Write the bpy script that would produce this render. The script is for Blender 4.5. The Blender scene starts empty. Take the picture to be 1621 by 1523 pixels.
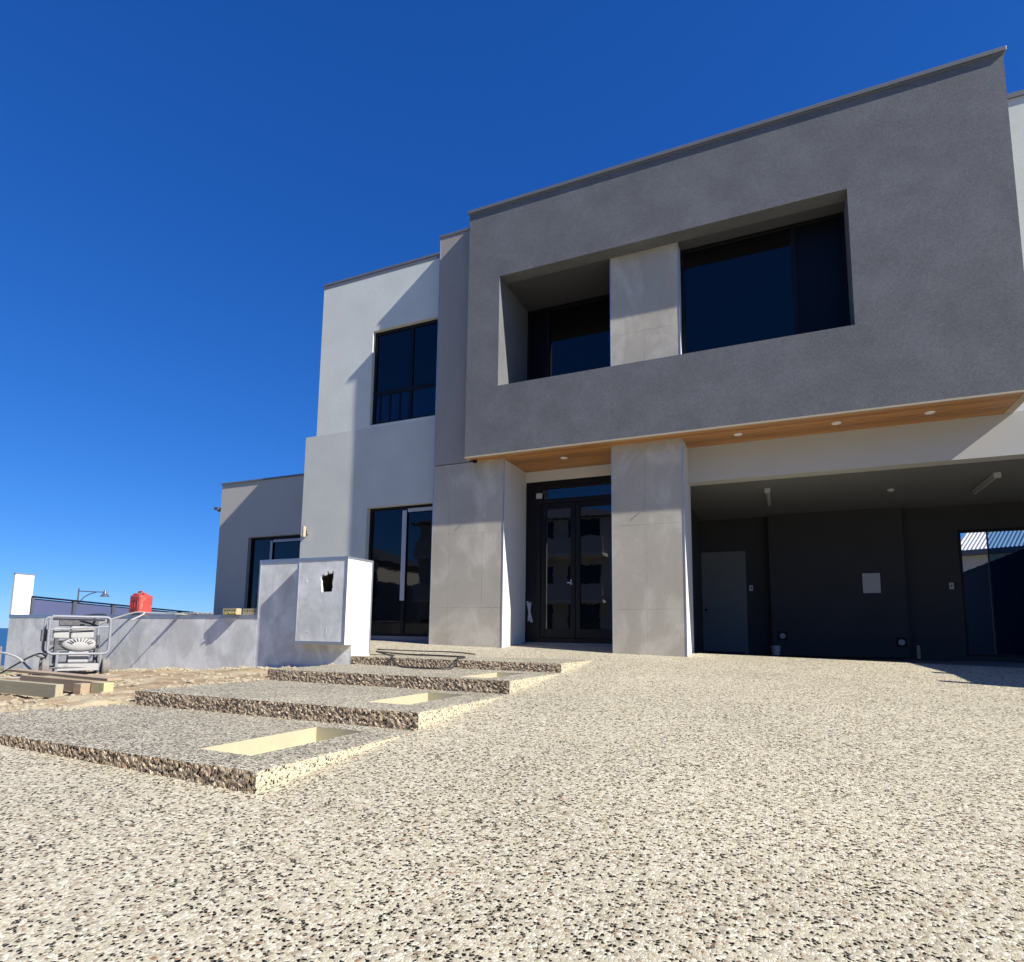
import bpy, bmesh, math, random
from mathutils import Vector, Matrix, noise
random.seed(7)
S = bpy.context.scene
C = S.collection
R = math.radians

# ------------------------------------------------------------------ camera
CAM_YAW, CAM_PITCH, CAM_ROLL = -0.43751, 0.12435, 0.01578
cd = bpy.data.cameras.new("camera"); cam = bpy.data.objects.new("camera", cd); C.objects.link(cam)
fw = Vector((math.sin(CAM_YAW)*math.cos(CAM_PITCH), math.cos(CAM_YAW)*math.cos(CAM_PITCH), math.sin(CAM_PITCH)))
r0 = Vector((math.cos(CAM_YAW), -math.sin(CAM_YAW), 0)); u0 = r0.cross(fw)
rr = math.cos(CAM_ROLL)*r0 + math.sin(CAM_ROLL)*u0
uu = -math.sin(CAM_ROLL)*r0 + math.cos(CAM_ROLL)*u0
cam.matrix_world = Matrix(((rr.x, uu.x, -fw.x, 0), (rr.y, uu.y, -fw.y, 0), (rr.z, uu.z, -fw.z, 0), (0, 0, 0, 1)))
cd.sensor_fit = 'HORIZONTAL'; cd.sensor_width = 36
cd.lens = 979.95/1621*36
cd.shift_x = (810.5-785.35)/1621; cd.shift_y = (882.64-761.5)/1621
cd.clip_start = .05; cd.clip_end = 20000
S.camera = cam

# ------------------------------------------------------------------ sky and sun
SUN = Vector((5.0, -1.0, 4.0)).normalized()
W = bpy.data.worlds.new("World"); S.world = W; W.use_nodes = True
wn = W.node_tree.nodes; wl = W.node_tree.links
bgn = wn['Background']
sky = wn.new('ShaderNodeTexSky'); sky.sky_type = 'NISHITA'; sky.sun_disc = False
sky.sun_elevation = math.asin(SUN.z); sky.sun_rotation = math.atan2(SUN.x, SUN.y)
sky.air_density = 1.0; sky.dust_density = 0.0; sky.ozone_density = 1.6; sky.altitude = 2500
hs = wn.new('ShaderNodeHueSaturation'); hs.inputs['Saturation'].default_value = 1.18; hs.inputs['Hue'].default_value = 0.505
wl.new(sky.outputs[0], hs.inputs['Color'])
sep = wn.new('ShaderNodeSeparateColor'); cmb = wn.new('ShaderNodeCombineColor'); wl.new(hs.outputs[0], sep.inputs[0])
for ch, (ga, am) in enumerate([(1.0, .32), (.754, .975), (.62, 2.38)]):      # deep polarised-looking blue of a phone picture
    p = wn.new('ShaderNodeMath'); p.operation = 'POWER'; p.inputs[1].default_value = ga; wl.new(sep.outputs[ch], p.inputs[0])
    q = wn.new('ShaderNodeMath'); q.operation = 'MULTIPLY'; q.inputs[1].default_value = am; wl.new(p.outputs[0], q.inputs[0]); wl.new(q.outputs[0], cmb.inputs[ch])
wl.new(cmb.outputs[0], bgn.inputs[0])
bgn.inputs[1].default_value = 0.0555
sl = bpy.data.lights.new("sun", 'SUN'); so = bpy.data.objects.new("sun", sl); C.objects.link(so)
sl.energy = 4.2; sl.angle = R(0.53); sl.color = (1, .95, .87)
so.rotation_euler = (-SUN).to_track_quat('-Z', 'Y').to_euler(); so.location = SUN*60
S.view_settings.view_transform = 'Standard'; S.view_settings.look = 'None'
S.view_settings.gamma = 1; S.view_settings.use_curve_mapping = False
S.view_settings.exposure = 1.0

# ------------------------------------------------------------------ helpers
def tag(o, label=None, cat=None, group=None, kind=None):
    for k, v in (('label', label), ('category', cat), ('group', group), ('kind', kind)):
        if v: o[k] = v
    return o
def empty(name, loc=(0, 0, 0), rz=0, **k):
    o = bpy.data.objects.new(name, None); C.objects.link(o); o.location = loc; o.rotation_euler = (0, 0, rz)
    o.empty_display_size = .2
    return tag(o, **k)
ORG = {}
def origin(o):
    v = Vector((0, 0, 0))
    while o is not None: v += o.location; o = o.parent
    return v
class MB:
    def __init__(s): s.v = []; s.f = []; s.mi = []; s.cur = 0
    def add(s, vs, fs):
        n = len(s.v); s.v += [tuple(p) for p in vs]; s.f += [tuple(i+n for i in f) for f in fs]; s.mi += [s.cur]*len(fs)
        return s
    def box(s, x0, x1, y0, y1, z0, z1):
        return s.add([(x, y, z) for z in (z0, z1) for y in (y0, y1) for x in (x0, x1)],
            [(0, 2, 3, 1), (4, 5, 7, 6), (0, 1, 5, 4), (2, 6, 7, 3), (0, 4, 6, 2), (1, 3, 7, 5)])
    def prism(s, pts, z0, z1):
        n = len(pts); a = sum(pts[i][0]*pts[(i+1) % n][1]-pts[(i+1) % n][0]*pts[i][1] for i in range(n))
        if a < 0: pts = pts[::-1]
        g = lambda z, p: z(p[0], p[1]) if callable(z) else z
        return s.add([(p[0], p[1], g(z0, p)) for p in pts]+[(p[0], p[1], g(z1, p)) for p in pts],
            [tuple(range(n))[::-1], tuple(range(n, 2*n))]+[(i, (i+1) % n, (i+1) % n+n, i+n) for i in range(n)])
    def cyl(s, p0, p1, r0, r1=None, n=12, caps=True):
        r1 = r0 if r1 is None else r1; p0, p1 = Vector(p0), Vector(p1); d = (p1-p0).normalized()
        a = d.orthogonal().normalized(); b = d.cross(a); vs = []
        for p, r in ((p0, r0), (p1, r1)):
            vs += [p+(a*math.cos(t)+b*math.sin(t))*r for t in (2*math.pi*i/n for i in range(n))]
        fs = [(i, (i+1) % n, (i+1) % n+n, i+n) for i in range(n)]
        if caps: fs += [tuple(range(n))[::-1], tuple(range(n, 2*n))]
        return s.add(vs, fs)
    def tube(s, pts, r, n=8, sub=6, closed=False):
        P = [Vector(p) for p in pts]
        if sub > 1 and len(P) > 2:
            Q = []; m = len(P)
            rng = range(m if closed else m-1)
            for i in rng:
                g = (lambda k: P[k % m]) if closed else (lambda k: P[max(0, min(m-1, k))])
                a, b, c_, d = g(i-1), g(i), g(i+1), g(i+2)
                for k in range(sub):
                    t = k/sub
                    Q.append(.5*((2*b)+(c_-a)*t+(2*a-5*b+4*c_-d)*t*t+(3*b-a-3*c_+d)*t**3))
            if not closed: Q.append(P[-1])
            P = Q
        m = len(P); vs = []; up = None
        for i, p in enumerate(P):
            if closed: d = P[(i+1) % m]-P[i-1]
            else: d = P[min(i+1, m-1)]-P[max(i-1, 0)]
            d.normalize()
            up = d.orthogonal().normalized() if up is None else (up-d*up.dot(d)).normalized()
            b = d.cross(up)
            vs += [p+(up*math.cos(2*math.pi*k/n)+b*math.sin(2*math.pi*k/n))*r for k in range(n)]
        fs = []
        for i in range(m if closed else m-1):
            j = (i+1) % m
            fs += [(i*n+k, i*n+(k+1) % n, j*n+(k+1) % n, j*n+k) for k in range(n)]
        if not closed: fs += [tuple(range(n))[::-1], tuple((m-1)*n+k for k in range(n))]
        return s.add(vs, fs)
    def wall(s, x0, x1, z0, z1, yf, yb, holes=()):
        xs = sorted({x0, x1}|{h[0] for h in holes}|{h[1] for h in holes}); xs = [x for x in xs if x0 <= x <= x1]
        zs = sorted({z0, z1}|{h[2] for h in holes}|{h[3] for h in holes}); zs = [z for z in zs if z0 <= z <= z1]
        solid = lambda i, j: 0 <= i < len(xs)-1 and 0 <= j < len(zs)-1 and not any(
            h[0] <= (xs[i]+xs[i+1])/2 <= h[1] and h[2] <= (zs[j]+zs[j+1])/2 <= h[3] for h in holes)
        V = {}; vs = []; fs = []
        def vi(i, j, b):
            k = (i, j, b)
            if k not in V: V[k] = len(vs); vs.append((xs[i], yb if b else yf, zs[j]))
            return V[k]
        for i in range(len(xs)-1):
            for j in range(len(zs)-1):
                if not solid(i, j): continue
                fs.append((vi(i, j, 0), vi(i+1, j, 0), vi(i+1, j+1, 0), vi(i, j+1, 0)))
                fs.append((vi(i, j, 1), vi(i, j+1, 1), vi(i+1, j+1, 1), vi(i+1, j, 1)))
                if not solid(i-1, j): fs.append((vi(i, j, 0), vi(i, j+1, 0), vi(i, j+1, 1), vi(i, j, 1)))
                if not solid(i+1, j): fs.append((vi(i+1, j, 0), vi(i+1, j, 1), vi(i+1, j+1, 1), vi(i+1, j+1, 0)))
                if not solid(i, j-1): fs.append((vi(i, j, 0), vi(i, j, 1), vi(i+1, j, 1), vi(i+1, j, 0)))
                if not solid(i, j+1): fs.append((vi(i, j+1, 0), vi(i+1, j+1, 0), vi(i+1, j+1, 1), vi(i, j+1, 1)))
        return s.add(vs, fs)
    def build(s, name, mat, parent=None, smooth=False, bevel=0, seg=2, kind=None, local=False):
        me = bpy.data.meshes.new(name)
        o_ = Vector((0, 0, 0)) if (parent is None or local) else origin(parent)
        me.from_pydata([(v[0]-o_.x, v[1]-o_.y, v[2]-o_.z) for v in s.v], [], s.f)
        for m in (mat if isinstance(mat, (list, tuple)) else [mat]): me.materials.append(m)
        if any(s.mi): me.polygons.foreach_set('material_index', s.mi)
        if smooth: me.polygons.foreach_set('use_smooth', [True]*len(me.polygons))
        me.update()
        o = bpy.data.objects.new(name, me); C.objects.link(o); o.parent = parent
        if bevel:
            b = o.modifiers.new('bevel', 'BEVEL'); b.width = bevel; b.segments = seg; b.limit_method = 'ANGLE'; b.angle_limit = R(40)
        if kind: o['kind'] = kind
        return o
def copy_at(o, loc, parent=None):
    c_ = o.copy(); C.objects.link(c_); c_.parent = parent or o.parent; c_.location = loc; return c_
def copy_tree(o, parent=None):
    c_ = o.copy(); C.objects.link(c_); c_.parent = parent
    for ch in [x for x in bpy.data.objects if x.parent == o]: copy_tree(ch, c_)
    return c_

# ------------------------------------------------------------------ materials
def M(name, col, rough=.6, metal=0, var=0, vscale=2.0, fine=0, fscale=90, bump=0, bscale=120, bdist=.004, streak=None, spec=.5, aniso=(1, 1, 1), col2=None, c2scale=1.2, c2lo=.5, c2hi=.62):
    m = bpy.data.materials.new(name); m.use_nodes = True; nt = m.node_tree; N = nt.nodes; L = nt.links
    b = N['Principled BSDF']; b.inputs['Roughness'].default_value = rough; b.inputs['Metallic'].default_value = metal
    b.inputs['Specular IOR Level'].default_value = spec
    b.inputs['Base Color'].default_value = (*col, 1)
    tc = N.new('ShaderNodeTexCoord'); mp = N.new('ShaderNodeMapping'); mp.inputs['Scale'].default_value = aniso
    L.new(tc.outputs['Object'], mp.inputs[0])
    def nz(scale, detail=6, rgh=.55, dist=0):
        n = N.new('ShaderNodeTexNoise'); n.inputs['Scale'].default_value = scale; n.inputs['Detail'].default_value = detail
        n.inputs['Roughness'].default_value = rgh; n.inputs['Distortion'].default_value = dist; L.new(mp.outputs[0], n.inputs['Vector']); return n
    cur = None
    if var or fine or col2:
        rgb = N.new('ShaderNodeRGB'); rgb.outputs[0].default_value = (*col, 1); cur = rgb.outputs[0]
        if col2:
            n = nz(c2scale, 8, .6, .6); rp = N.new('ShaderNodeMapRange'); rp.inputs[1].default_value = c2lo; rp.inputs[2].default_value = c2hi
            L.new(n.outputs[0], rp.inputs[0]); mx = N.new('ShaderNodeMix'); mx.data_type = 'RGBA'
            L.new(rp.outputs[0], mx.inputs[0]); L.new(cur, mx.inputs[6]); mx.inputs[7].default_value = (*col2, 1); cur = mx.outputs[2]
        for a, sc in ((var, vscale), (fine, fscale)):
            if not a: continue
            n = nz(sc, 6 if sc < 20 else 3)
            rp = N.new('ShaderNodeMapRange'); rp.inputs[1].default_value = .25; rp.inputs[2].default_value = .75
            rp.inputs[3].default_value = 1-a; rp.inputs[4].default_value = 1+a; L.new(n.outputs[0], rp.inputs[0])
            mx = N.new('ShaderNodeVectorMath'); mx.operation = 'SCALE'; L.new(cur, mx.inputs[0]); L.new(rp.outputs[0], mx.inputs['Scale']); cur = mx.outputs[0]
        L.new(cur, b.inputs['Base Color'])
    if bump:
        n = nz(bscale, 5, .6); bp = N.new('ShaderNodeBump'); bp.inputs['Strength'].default_value = bump; bp.inputs['Distance'].default_value = bdist
        L.new(n.outputs[0], bp.inputs['Height']); L.new(bp.outputs[0], b.inputs['Normal'])
    return m

def aggregate(name, stops, matrix, cells=72, matrix_lo=.04, matrix_hi=.12, bump=.7, bd=.006, pebble_noise=1.0):
    """exposed aggregate: rounded pebbles of several colours in cement"""
    m = bpy.data.materials.new(name); m.use_nodes = True; nt = m.node_tree; N = nt.nodes; L = nt.links
    b = N['Principled BSDF']; b.inputs['Roughness'].default_value = .62; b.inputs['Specular IOR Level'].default_value = .12
    tc = N.new('ShaderNodeTexCoord')
    dn = N.new('ShaderNodeTexNoise'); dn.inputs['Scale'].default_value = 55; dn.inputs['Detail'].default_value = 2
    L.new(tc.outputs['Object'], dn.inputs['Vector'])
    sb = N.new('ShaderNodeVectorMath'); sb.operation = 'SUBTRACT'; L.new(dn.outputs['Color'], sb.inputs[0]); sb.inputs[1].default_value = (.5, .5, .5)
    sc = N.new('ShaderNodeVectorMath'); sc.operation = 'SCALE'; L.new(sb.outputs[0], sc.inputs[0]); sc.inputs['Scale'].default_value = .014
    ad = N.new('ShaderNodeVectorMath'); L.new(tc.outputs['Object'], ad.inputs[0]); L.new(sc.outputs[0], ad.inputs[1])
    v = N.new('ShaderNodeTexVoronoi'); v.inputs['Scale'].default_value = cells; L.new(ad.outputs[0], v.inputs['Vector'])
    e = N.new('ShaderNodeTexVoronoi'); e.feature = 'DISTANCE_TO_EDGE'; e.inputs['Scale'].default_value = cells; L.new(ad.outputs[0], e.inputs['Vector'])
    sp = N.new('ShaderNodeSeparateColor'); L.new(v.outputs['Color'], sp.inputs[0])
    # clusters: shift the random value with a coarse noise
    cn = N.new('ShaderNodeTexNoise'); cn.inputs['Scale'].default_value = 3.2; cn.inputs['Detail'].default_value = 5; L.new(tc.outputs['Object'], cn.inputs['Vector'])
    mr = N.new('ShaderNodeMapRange'); mr.inputs[1].default_value = .3; mr.inputs[2].default_value = .7; mr.inputs[3].default_value = -.065; mr.inputs[4].default_value = .065
    L.new(cn.outputs[0], mr.inputs[0])
    am = N.new('ShaderNodeMath'); am.operation = 'ADD'; am.use_clamp = True; L.new(sp.outputs[0], am.inputs[0]); L.new(mr.outputs[0], am.inputs[1])
    cr = N.new('ShaderNodeValToRGB'); cr.color_ramp.interpolation = 'CONSTANT'
    el = cr.color_ramp.elements
    el[0].position = 0; el[0].color = (*stops[0][1], 1); el[1].position = stops[1][0]; el[1].color = (*stops[1][1], 1)
    for p, c_ in stops[2:]:
        x = el.new(p); x.color = (*c_, 1)
    L.new(am.outputs[0], cr.inputs[0])
    br = N.new('ShaderNodeMapRange'); br.inputs[3].default_value = .80; br.inputs[4].default_value = 1.16; L.new(sp.outputs[1], br.inputs[0])
    sc2 = N.new('ShaderNodeVectorMath'); sc2.operation = 'SCALE'; L.new(cr.outputs[0], sc2.inputs[0]); L.new(br.outputs[0], sc2.inputs['Scale'])
    er = N.new('ShaderNodeMapRange'); er.inputs[1].default_value = matrix_lo; er.inputs[2].default_value = matrix_hi; L.new(e.outputs['Distance'], er.inputs[0])
    mx = N.new('ShaderNodeMix'); mx.data_type = 'RGBA'; L.new(er.outputs[0], mx.inputs[0]); mx.inputs[6].default_value = (*matrix, 1); L.new(sc2.outputs[0], mx.inputs[7])
    ln = N.new('ShaderNodeTexNoise'); ln.inputs['Scale'].default_value = .55; ln.inputs['Detail'].default_value = 7; L.new(tc.outputs['Object'], ln.inputs['Vector'])
    lr = N.new('ShaderNodeMapRange'); lr.inputs[1].default_value = .3; lr.inputs[2].default_value = .7; lr.inputs[3].default_value = .92; lr.inputs[4].default_value = 1.07; L.new(ln.outputs[0], lr.inputs[0])
    sc3 = N.new('ShaderNodeVectorMath'); sc3.operation = 'SCALE'; L.new(mx.outputs[2], sc3.inputs[0]); L.new(lr.outputs[0], sc3.inputs['Scale'])
    L.new(sc3.outputs[0], b.inputs['Base Color'])
    hb = N.new('ShaderNodeMapRange'); hb.inputs[1].default_value = 0; hb.inputs[2].default_value = .28; hb.interpolation_type = 'SMOOTHSTEP'; L.new(e.outputs['Distance'], hb.inputs[0])
    ha = N.new('ShaderNodeMath'); ha.operation = 'MULTIPLY'; L.new(hb.outputs[0], ha.inputs[0]); L.new(sp.outputs[2], ha.inputs[1])
    hc = N.new('ShaderNodeMath'); L.new(ha.outputs[0], hc.inputs[0]); L.new(hb.outputs[0], hc.inputs[1])
    bp = N.new('ShaderNodeBump'); bp.inputs['Strength'].default_value = bump; bp.inputs['Distance'].default_value = bd
    L.new(hc.outputs[0], bp.inputs['Height']); L.new(bp.outputs[0], b.inputs['Normal'])
    return m
BLK = (.022, .022, .026)
m_drive = aggregate('exposed_aggregate', [(0, (.010, .009, .009)), (.185, (.07, .06, .05)), (.205, (.26, .14, .085)), (.22, (.30, .24, .165)), (.33, (.47, .425, .30)), (.55, (.56, .507, .382)), (.76, (.635, .597, .475)), (.93, (.36, .335, .27))], (.465, .416, .29), cells=82, bump=.34, bd=.004, matrix_lo=.02, matrix_hi=.10)
m_slab = aggregate('exposed_aggregate_slab', [(0, (.014, .014, .018)), (.20, (.08, .075, .08)), (.27, (.20, .12, .09)), (.31, (.28, .24, .19)), (.45, (.44, .40, .30)), (.65, (.58, .535, .405)), (.86, (.70, .67, .535))], (.40, .36, .245), cells=84, bump=.55, bd=.005, matrix_lo=.02, matrix_hi=.12)
m_riser = aggregate('aggregate_riser', [(0, (.012, .010, .010)), (.20, (.12, .09, .07)), (.32, (.42, .30, .20)), (.54, (.56, .44, .30)), (.8, (.70, .58, .42))], (.46, .36, .23), cells=62, bump=.6, bd=.008)
m_cast = aggregate('cement_cast_side', [(0, (.025, .022, .02)), (.24, (.12, .10, .08)), (.33, (.52, .47, .34)), (.6, (.57, .52, .38)), (.85, (.48, .43, .32))], (.55, .50, .355), cells=64, bump=.6, matrix_lo=.04, matrix_hi=.16)
m_cut = M('smooth_cement', (.43, .39, .26), .8, var=.08, vscale=6, bump=.3)
m_dark = M('charcoal_render', (.138, .143, .148), .9, var=.17, vscale=2.2, fine=.17, fscale=38, bump=.8, bscale=140, bdist=.005)
m_dark_ceiling = M('charcoal_render_shaded', (.075, .075, .08), .9, var=.05)  # darker copy of the charcoal render: shade of the opening ceiling put into the colour
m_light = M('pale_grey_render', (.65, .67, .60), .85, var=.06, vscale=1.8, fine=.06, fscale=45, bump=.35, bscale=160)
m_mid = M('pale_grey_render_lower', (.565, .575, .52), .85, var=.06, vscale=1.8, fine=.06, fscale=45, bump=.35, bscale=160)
m_wing = M('wing_render', (.485, .47, .41), .85, var=.035, vscale=1.3, bump=.3, bscale=160)
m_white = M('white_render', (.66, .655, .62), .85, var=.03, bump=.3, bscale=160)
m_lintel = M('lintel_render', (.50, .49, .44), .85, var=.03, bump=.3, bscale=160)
m_coping = M('grey_metal_capping', (.20, .20, .195), .45, .3, var=.05)
m_tile = M('stone_look_tile', (.44, .40, .32), .7, var=.10, vscale=1.8, fine=.04, fscale=25, bump=.15, col2=(.54, .50, .41), c2scale=1.6, aniso=(1, 1, .7))
m_tile_dark = M('stone_look_tile_upper', (.34, .31, .265), .7, var=.07, vscale=2.5, fine=.05, fscale=25, bump=.15, aniso=(1, 1, .4))
m_grout = M('grout', (.5, .48, .43), .9)
m_trim = M('aluminium_trim', (.50, .54, .60), .35, .75)
m_black = M('black_aluminium', (.006, .006, .008), .45, .0, spec=.25)
m_glass = M('dark_tinted_glass', (.0015, .0018, .0025), .012, 0, spec=.55, bump=.25, bscale=1.1, bdist=.006)
m_screen = M('black_insect_screen', (.005, .005, .007), .35, 0, spec=.2)
m_glass2 = M('glass_painted_blue_light', (.002, .008, .03), .02, 0, spec=.6)  # bluish light seen in the lower panes, put into the base colour
m_glass3 = M('entry_glass', (.001, .0012, .002), .01, 0, spec=1.0, bump=.2, bscale=1.3, bdist=.004)
m_sill = M('dark_grey_sill', (.16, .17, .2), .5)
m_lightw = M('downlight_white', (.85, .85, .82), .4)
m_film = M('white_protective_tape', (.42, .43, .47), .5)
m_soffit_trim = M('cream_trim', (.46, .38, .26), .7)
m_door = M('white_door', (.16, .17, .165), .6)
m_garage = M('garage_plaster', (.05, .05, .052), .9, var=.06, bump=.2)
m_garage_ceiling = M('garage_ceiling', (.20, .20, .19), .9, var=.03)
m_floor = M('garage_concrete', (.13, .125, .12), .8, var=.1)
m_plastic = M('white_plastic', (.5, .5, .48), .4)
m_greyplastic = M('grey_box', (.45, .45, .45), .5)
m_wallr = M('troweled_cement', (.60, .615, .585), .85, var=.11, vscale=3.2, fine=.06, fscale=16, bump=.35, bscale=40, col2=(.80, .815, .78), c2scale=2.3, c2lo=.40, c2hi=.60, aniso=(1, 1, .8))
m_hole = M('broken_cavity', (.12, .085, .05), .95, var=.3, vscale=20)
m_red = M('faded_red_plastic', (.40, .055, .045), .5, var=.07, vscale=8, col2=(.50, .15, .12), c2scale=5)
m_brick = M('cream_brick', (.40, .34, .20), .9, var=.1, vscale=12, bump=.4)
m_yellow = M('yellow_cloth', (.40, .35, .07), .9, var=.15, vscale=30)
m_dust = M('cement_dusted_steel', (.36, .36, .35), .75, var=.1, vscale=9, col2=(.17, .17, .18), c2scale=9, c2lo=.56, c2hi=.7, bump=.3, bscale=60)
m_tubem = M('dusted_frame_tube', (.25, .26, .29), .55, .1, var=.12, vscale=12)
m_engine = M('dark_dusty_metal', (.11, .11, .115), .7, .2, var=.35, vscale=15)
m_rubber = M('dusty_rubber', (.19, .18, .165), .9, var=.15, vscale=20)
m_hose = M('black_hose', (.03, .028, .026), .5)
m_whose = M('white_hose', (.38, .375, .355), .6, var=.06, vscale=9)
m_pine = M('sawn_pine', (.36, .33, .215), .8, var=.12, vscale=3, aniso=(1, 14, 14), bump=.2, bscale=12)
m_pine2 = M('red_brown_board', (.36, .27, .18), .8, var=.15, vscale=3, aniso=(1, 14, 14))
m_mdf = M('yellow_end_grain', (.46, .41, .22), .85, var=.12, vscale=30)
m_fence = M('blue_grey_glass_panel', (.085, .10, .19), .25, 0, spec=.6)
m_rail = M('navy_rail', (.006, .008, .018), .9, spec=.1)
m_lamp = M('lamp_steel', (.10, .11, .14), .4, .3)
m_roofw = M('white_corrugated_steel', (.55, .55, .53), .4, .2)
m_crumb = M('mortar_crumb', (.2, .2, .195), .95, var=.2, vscale=20)
m_rubble = M('limestone_rubble', (.34, .295, .21), .95, var=.16, vscale=30, bump=.5)

def wood_mat():
    m = bpy.data.materials.new('cedar_lining'); m.use_nodes = True; N = m.node_tree.nodes; L = m.node_tree.links
    b = N['Principled BSDF']; b.inputs['Roughness'].default_value = .5
    tc = N.new('ShaderNodeTexCoord'); oi = N.new('ShaderNodeObjectInfo'); mp = N.new('ShaderNodeMapping'); mp.inputs['Scale'].default_value = (.8, 26, 8)
    L.new(tc.outputs['Object'], mp.inputs[0]); ad = N.new('ShaderNodeVectorMath'); L.new(mp.outputs[0], ad.inputs[0])
    sc = N.new('ShaderNodeMath'); sc.operation = 'MULTIPLY'; sc.inputs[1].default_value = 37; L.new(oi.outputs['Random'], sc.inputs[0]); L.new(sc.outputs[0], ad.inputs[1])
    n = N.new('ShaderNodeTexNoise'); n.inputs['Scale'].default_value = 2.2; n.inputs['Detail'].default_value = 6; n.inputs['Distortion'].default_value = .7; L.new(ad.outputs[0], n.inputs['Vector'])
    cr = N.new('ShaderNodeValToRGB'); cr.color_ramp.elements[0].position = .3; cr.color_ramp.elements[0].color = (.30, .125, .04, 1)
    cr.color_ramp.elements[1].position = .72; cr.color_ramp.elements[1].color = (.58, .29, .10, 1); L.new(n.outputs[0], cr.inputs[0])
    mr = N.new('ShaderNodeMapRange'); mr.inputs[3].default_value = .74; mr.inputs[4].default_value = 1.2; L.new(oi.outputs['Random'], mr.inputs[0])
    s2 = N.new('ShaderNodeVectorMath'); s2.operation = 'SCALE'; L.new(cr.outputs[0], s2.inputs[0]); L.new(mr.outputs[0], s2.inputs['Scale']); L.new(s2.outputs[0], b.inputs['Base Color'])
    return m
m_wood = wood_mat()

def dirt_mat():
    m = bpy.data.materials.new('sandy_dirt'); m.use_nodes = True; N = m.node_tree.nodes; L = m.node_tree.links
    b = N['Principled BSDF']; b.inputs['Roughness'].default_value = .95; b.inputs['Specular IOR Level'].default_value = .1
    tc = N.new('ShaderNodeTexCoord')
    mp = N.new('ShaderNodeMapping'); mp.inputs['Scale'].default_value = (.7, 1.4, 1); L.new(tc.outputs['Object'], mp.inputs[0])
    n = N.new('ShaderNodeTexNoise'); n.inputs['Scale'].default_value = 1.6; n.inputs['Detail'].default_value = 9; n.inputs['Roughness'].default_value = .68; L.new(mp.outputs[0], n.inputs['Vector'])
    cr = N.new('ShaderNodeValToRGB'); e = cr.color_ramp.elements
    e[0].position = .34; e[0].color = (.20, .13, .075, 1); e[1].position = .50; e[1].color = (.36, .28, .175, 1)
    x = e.new(.58); x.color = (.42, .355, .235, 1); x = e.new(.75); x.color = (.48, .42, .30, 1)
    L.new(n.outputs[0], cr.inputs[0]); L.new(cr.outputs[0], b.inputs['Base Color'])
    n2 = N.new('ShaderNodeTexNoise'); n2.inputs['Scale'].default_value = 30; n2.inputs['Detail'].default_value = 8; n2.inputs['Roughness'].default_value = .7; L.new(tc.outputs['Object'], n2.inputs['Vector'])
    bp = N.new('ShaderNodeBump'); bp.inputs['Strength'].default_value = .8; bp.inputs['Distance'].default_value = .02; L.new(n2.outputs[0], bp.inputs['Height']); L.new(bp.outputs[0], b.inputs['Normal'])
    return m
m_dirt = dirt_mat()
m_ground = M('dry_coastal_soil', (.33, .28, .19), .95, var=.25, vscale=.4, fine=.2, fscale=6, col2=(.12, .14, .06), c2scale=.3)
m_asphalt = M('asphalt', (.055, .055, .058), .9, var=.15, vscale=1.5, bump=.4)
m_kerb = M('kerb_concrete', (.42, .40, .37), .85, var=.08)
m_sea = M('sea_water', (.006, .035, .085), .28, 0, bump=.35, bscale=.12, bdist=1.5, spec=.35)

# ------------------------------------------------------------------ setting
def DZ(x, y): return -.304-.021*x+.0785*(y-9.5)        # the sloping driveway
def TZ(x, y):                                            # base terrain
    yy = max(-3.0, min(9.5, y)); xx = max(-12, min(6, x))
    z = DZ(xx, yy)-.16 - (.45 if x < -5.6 else .25 if x < -2.5 else 0)
    if x < -14:
        t = -14-x
        z = -1.0-.03*t-(.012*(t-10)**1.45 if t > 10 else 0)
    return max(z, -24)
xs = [-2000, -600, -250, -150, -110, -80, -60, -50, -40, -34, -30, -27, -24, -21, -18, -16, -14, -12, -10, -8, -6, -5.6, -4, -2, 0, 2, 4, 6, 9, 14, 25, 60, 200, 800, 3000]
ys = [-2500, -600, -150, -60, -30, -20, -12, -6, -3, 0, 3, 5, 7, 9.5, 12, 16, 25, 40, 80, 200, 600, 3000]
g = MB(); g.add([(x, y, TZ(x, y)) for y in ys for x in xs], [(j*len(xs)+i, j*len(xs)+i+1, (j+1)*len(xs)+i+1, (j+1)*len(xs)+i) for j in range(len(ys)-1) for i in range(len(xs)-1)])
tag(g.build('ground', m_ground, smooth=True), 'dry sandy ground sloping down to the coast', kind='structure')
s_ = MB(); s_.add([(-16000, -16000, -21), (-70, -16000, -21), (-70, 16000, -21), (-16000, 16000, -21)], [(0, 1, 2, 3)])
tag(s_.build('sea', m_sea), 'deep blue sea on the horizon at the left', kind='structure')

# driveway: one sheet with an L cut where the steps stand
SX0, SX1 = -5.54, -2.44
dpts = []
d = MB()
def dsheet(pts, nm=None):
    d.prism(pts, lambda x, y: DZ(x, y)-.12, DZ)
d.prism([(-13, -3), (7.5, -3), (7.5, 2.416), (-13, 2.416)], lambda x, y: DZ(x, y)-.12, DZ)
d.prism([(SX1, 2.416), (7.5, 2.416), (7.5, 10.1), (-1.3, 10.1), (-1.3, 9.7), (SX1, 9.7)], lambda x, y: DZ(x, y)-.12, DZ)
d.prism([(SX1, 8.38), (SX1, 9.7), (-8.9, 9.7), (-8.9, 7.75), (-5.54, 7.83)], lambda x, y: DZ(x, y)-.12, DZ)
d.prism([(SX1, 9.7), (-1.3, 9.7), (-1.3, 10.1), (-2.4, 10.6), (-4.4, 10.6), (-4.4, 9.7)], lambda x, y: DZ(x, y)-.12, DZ)
drv = tag(d.build('driveway', m_drive), 'sloping exposed aggregate driveway of cream and black pebbles', kind='structure')

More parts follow.
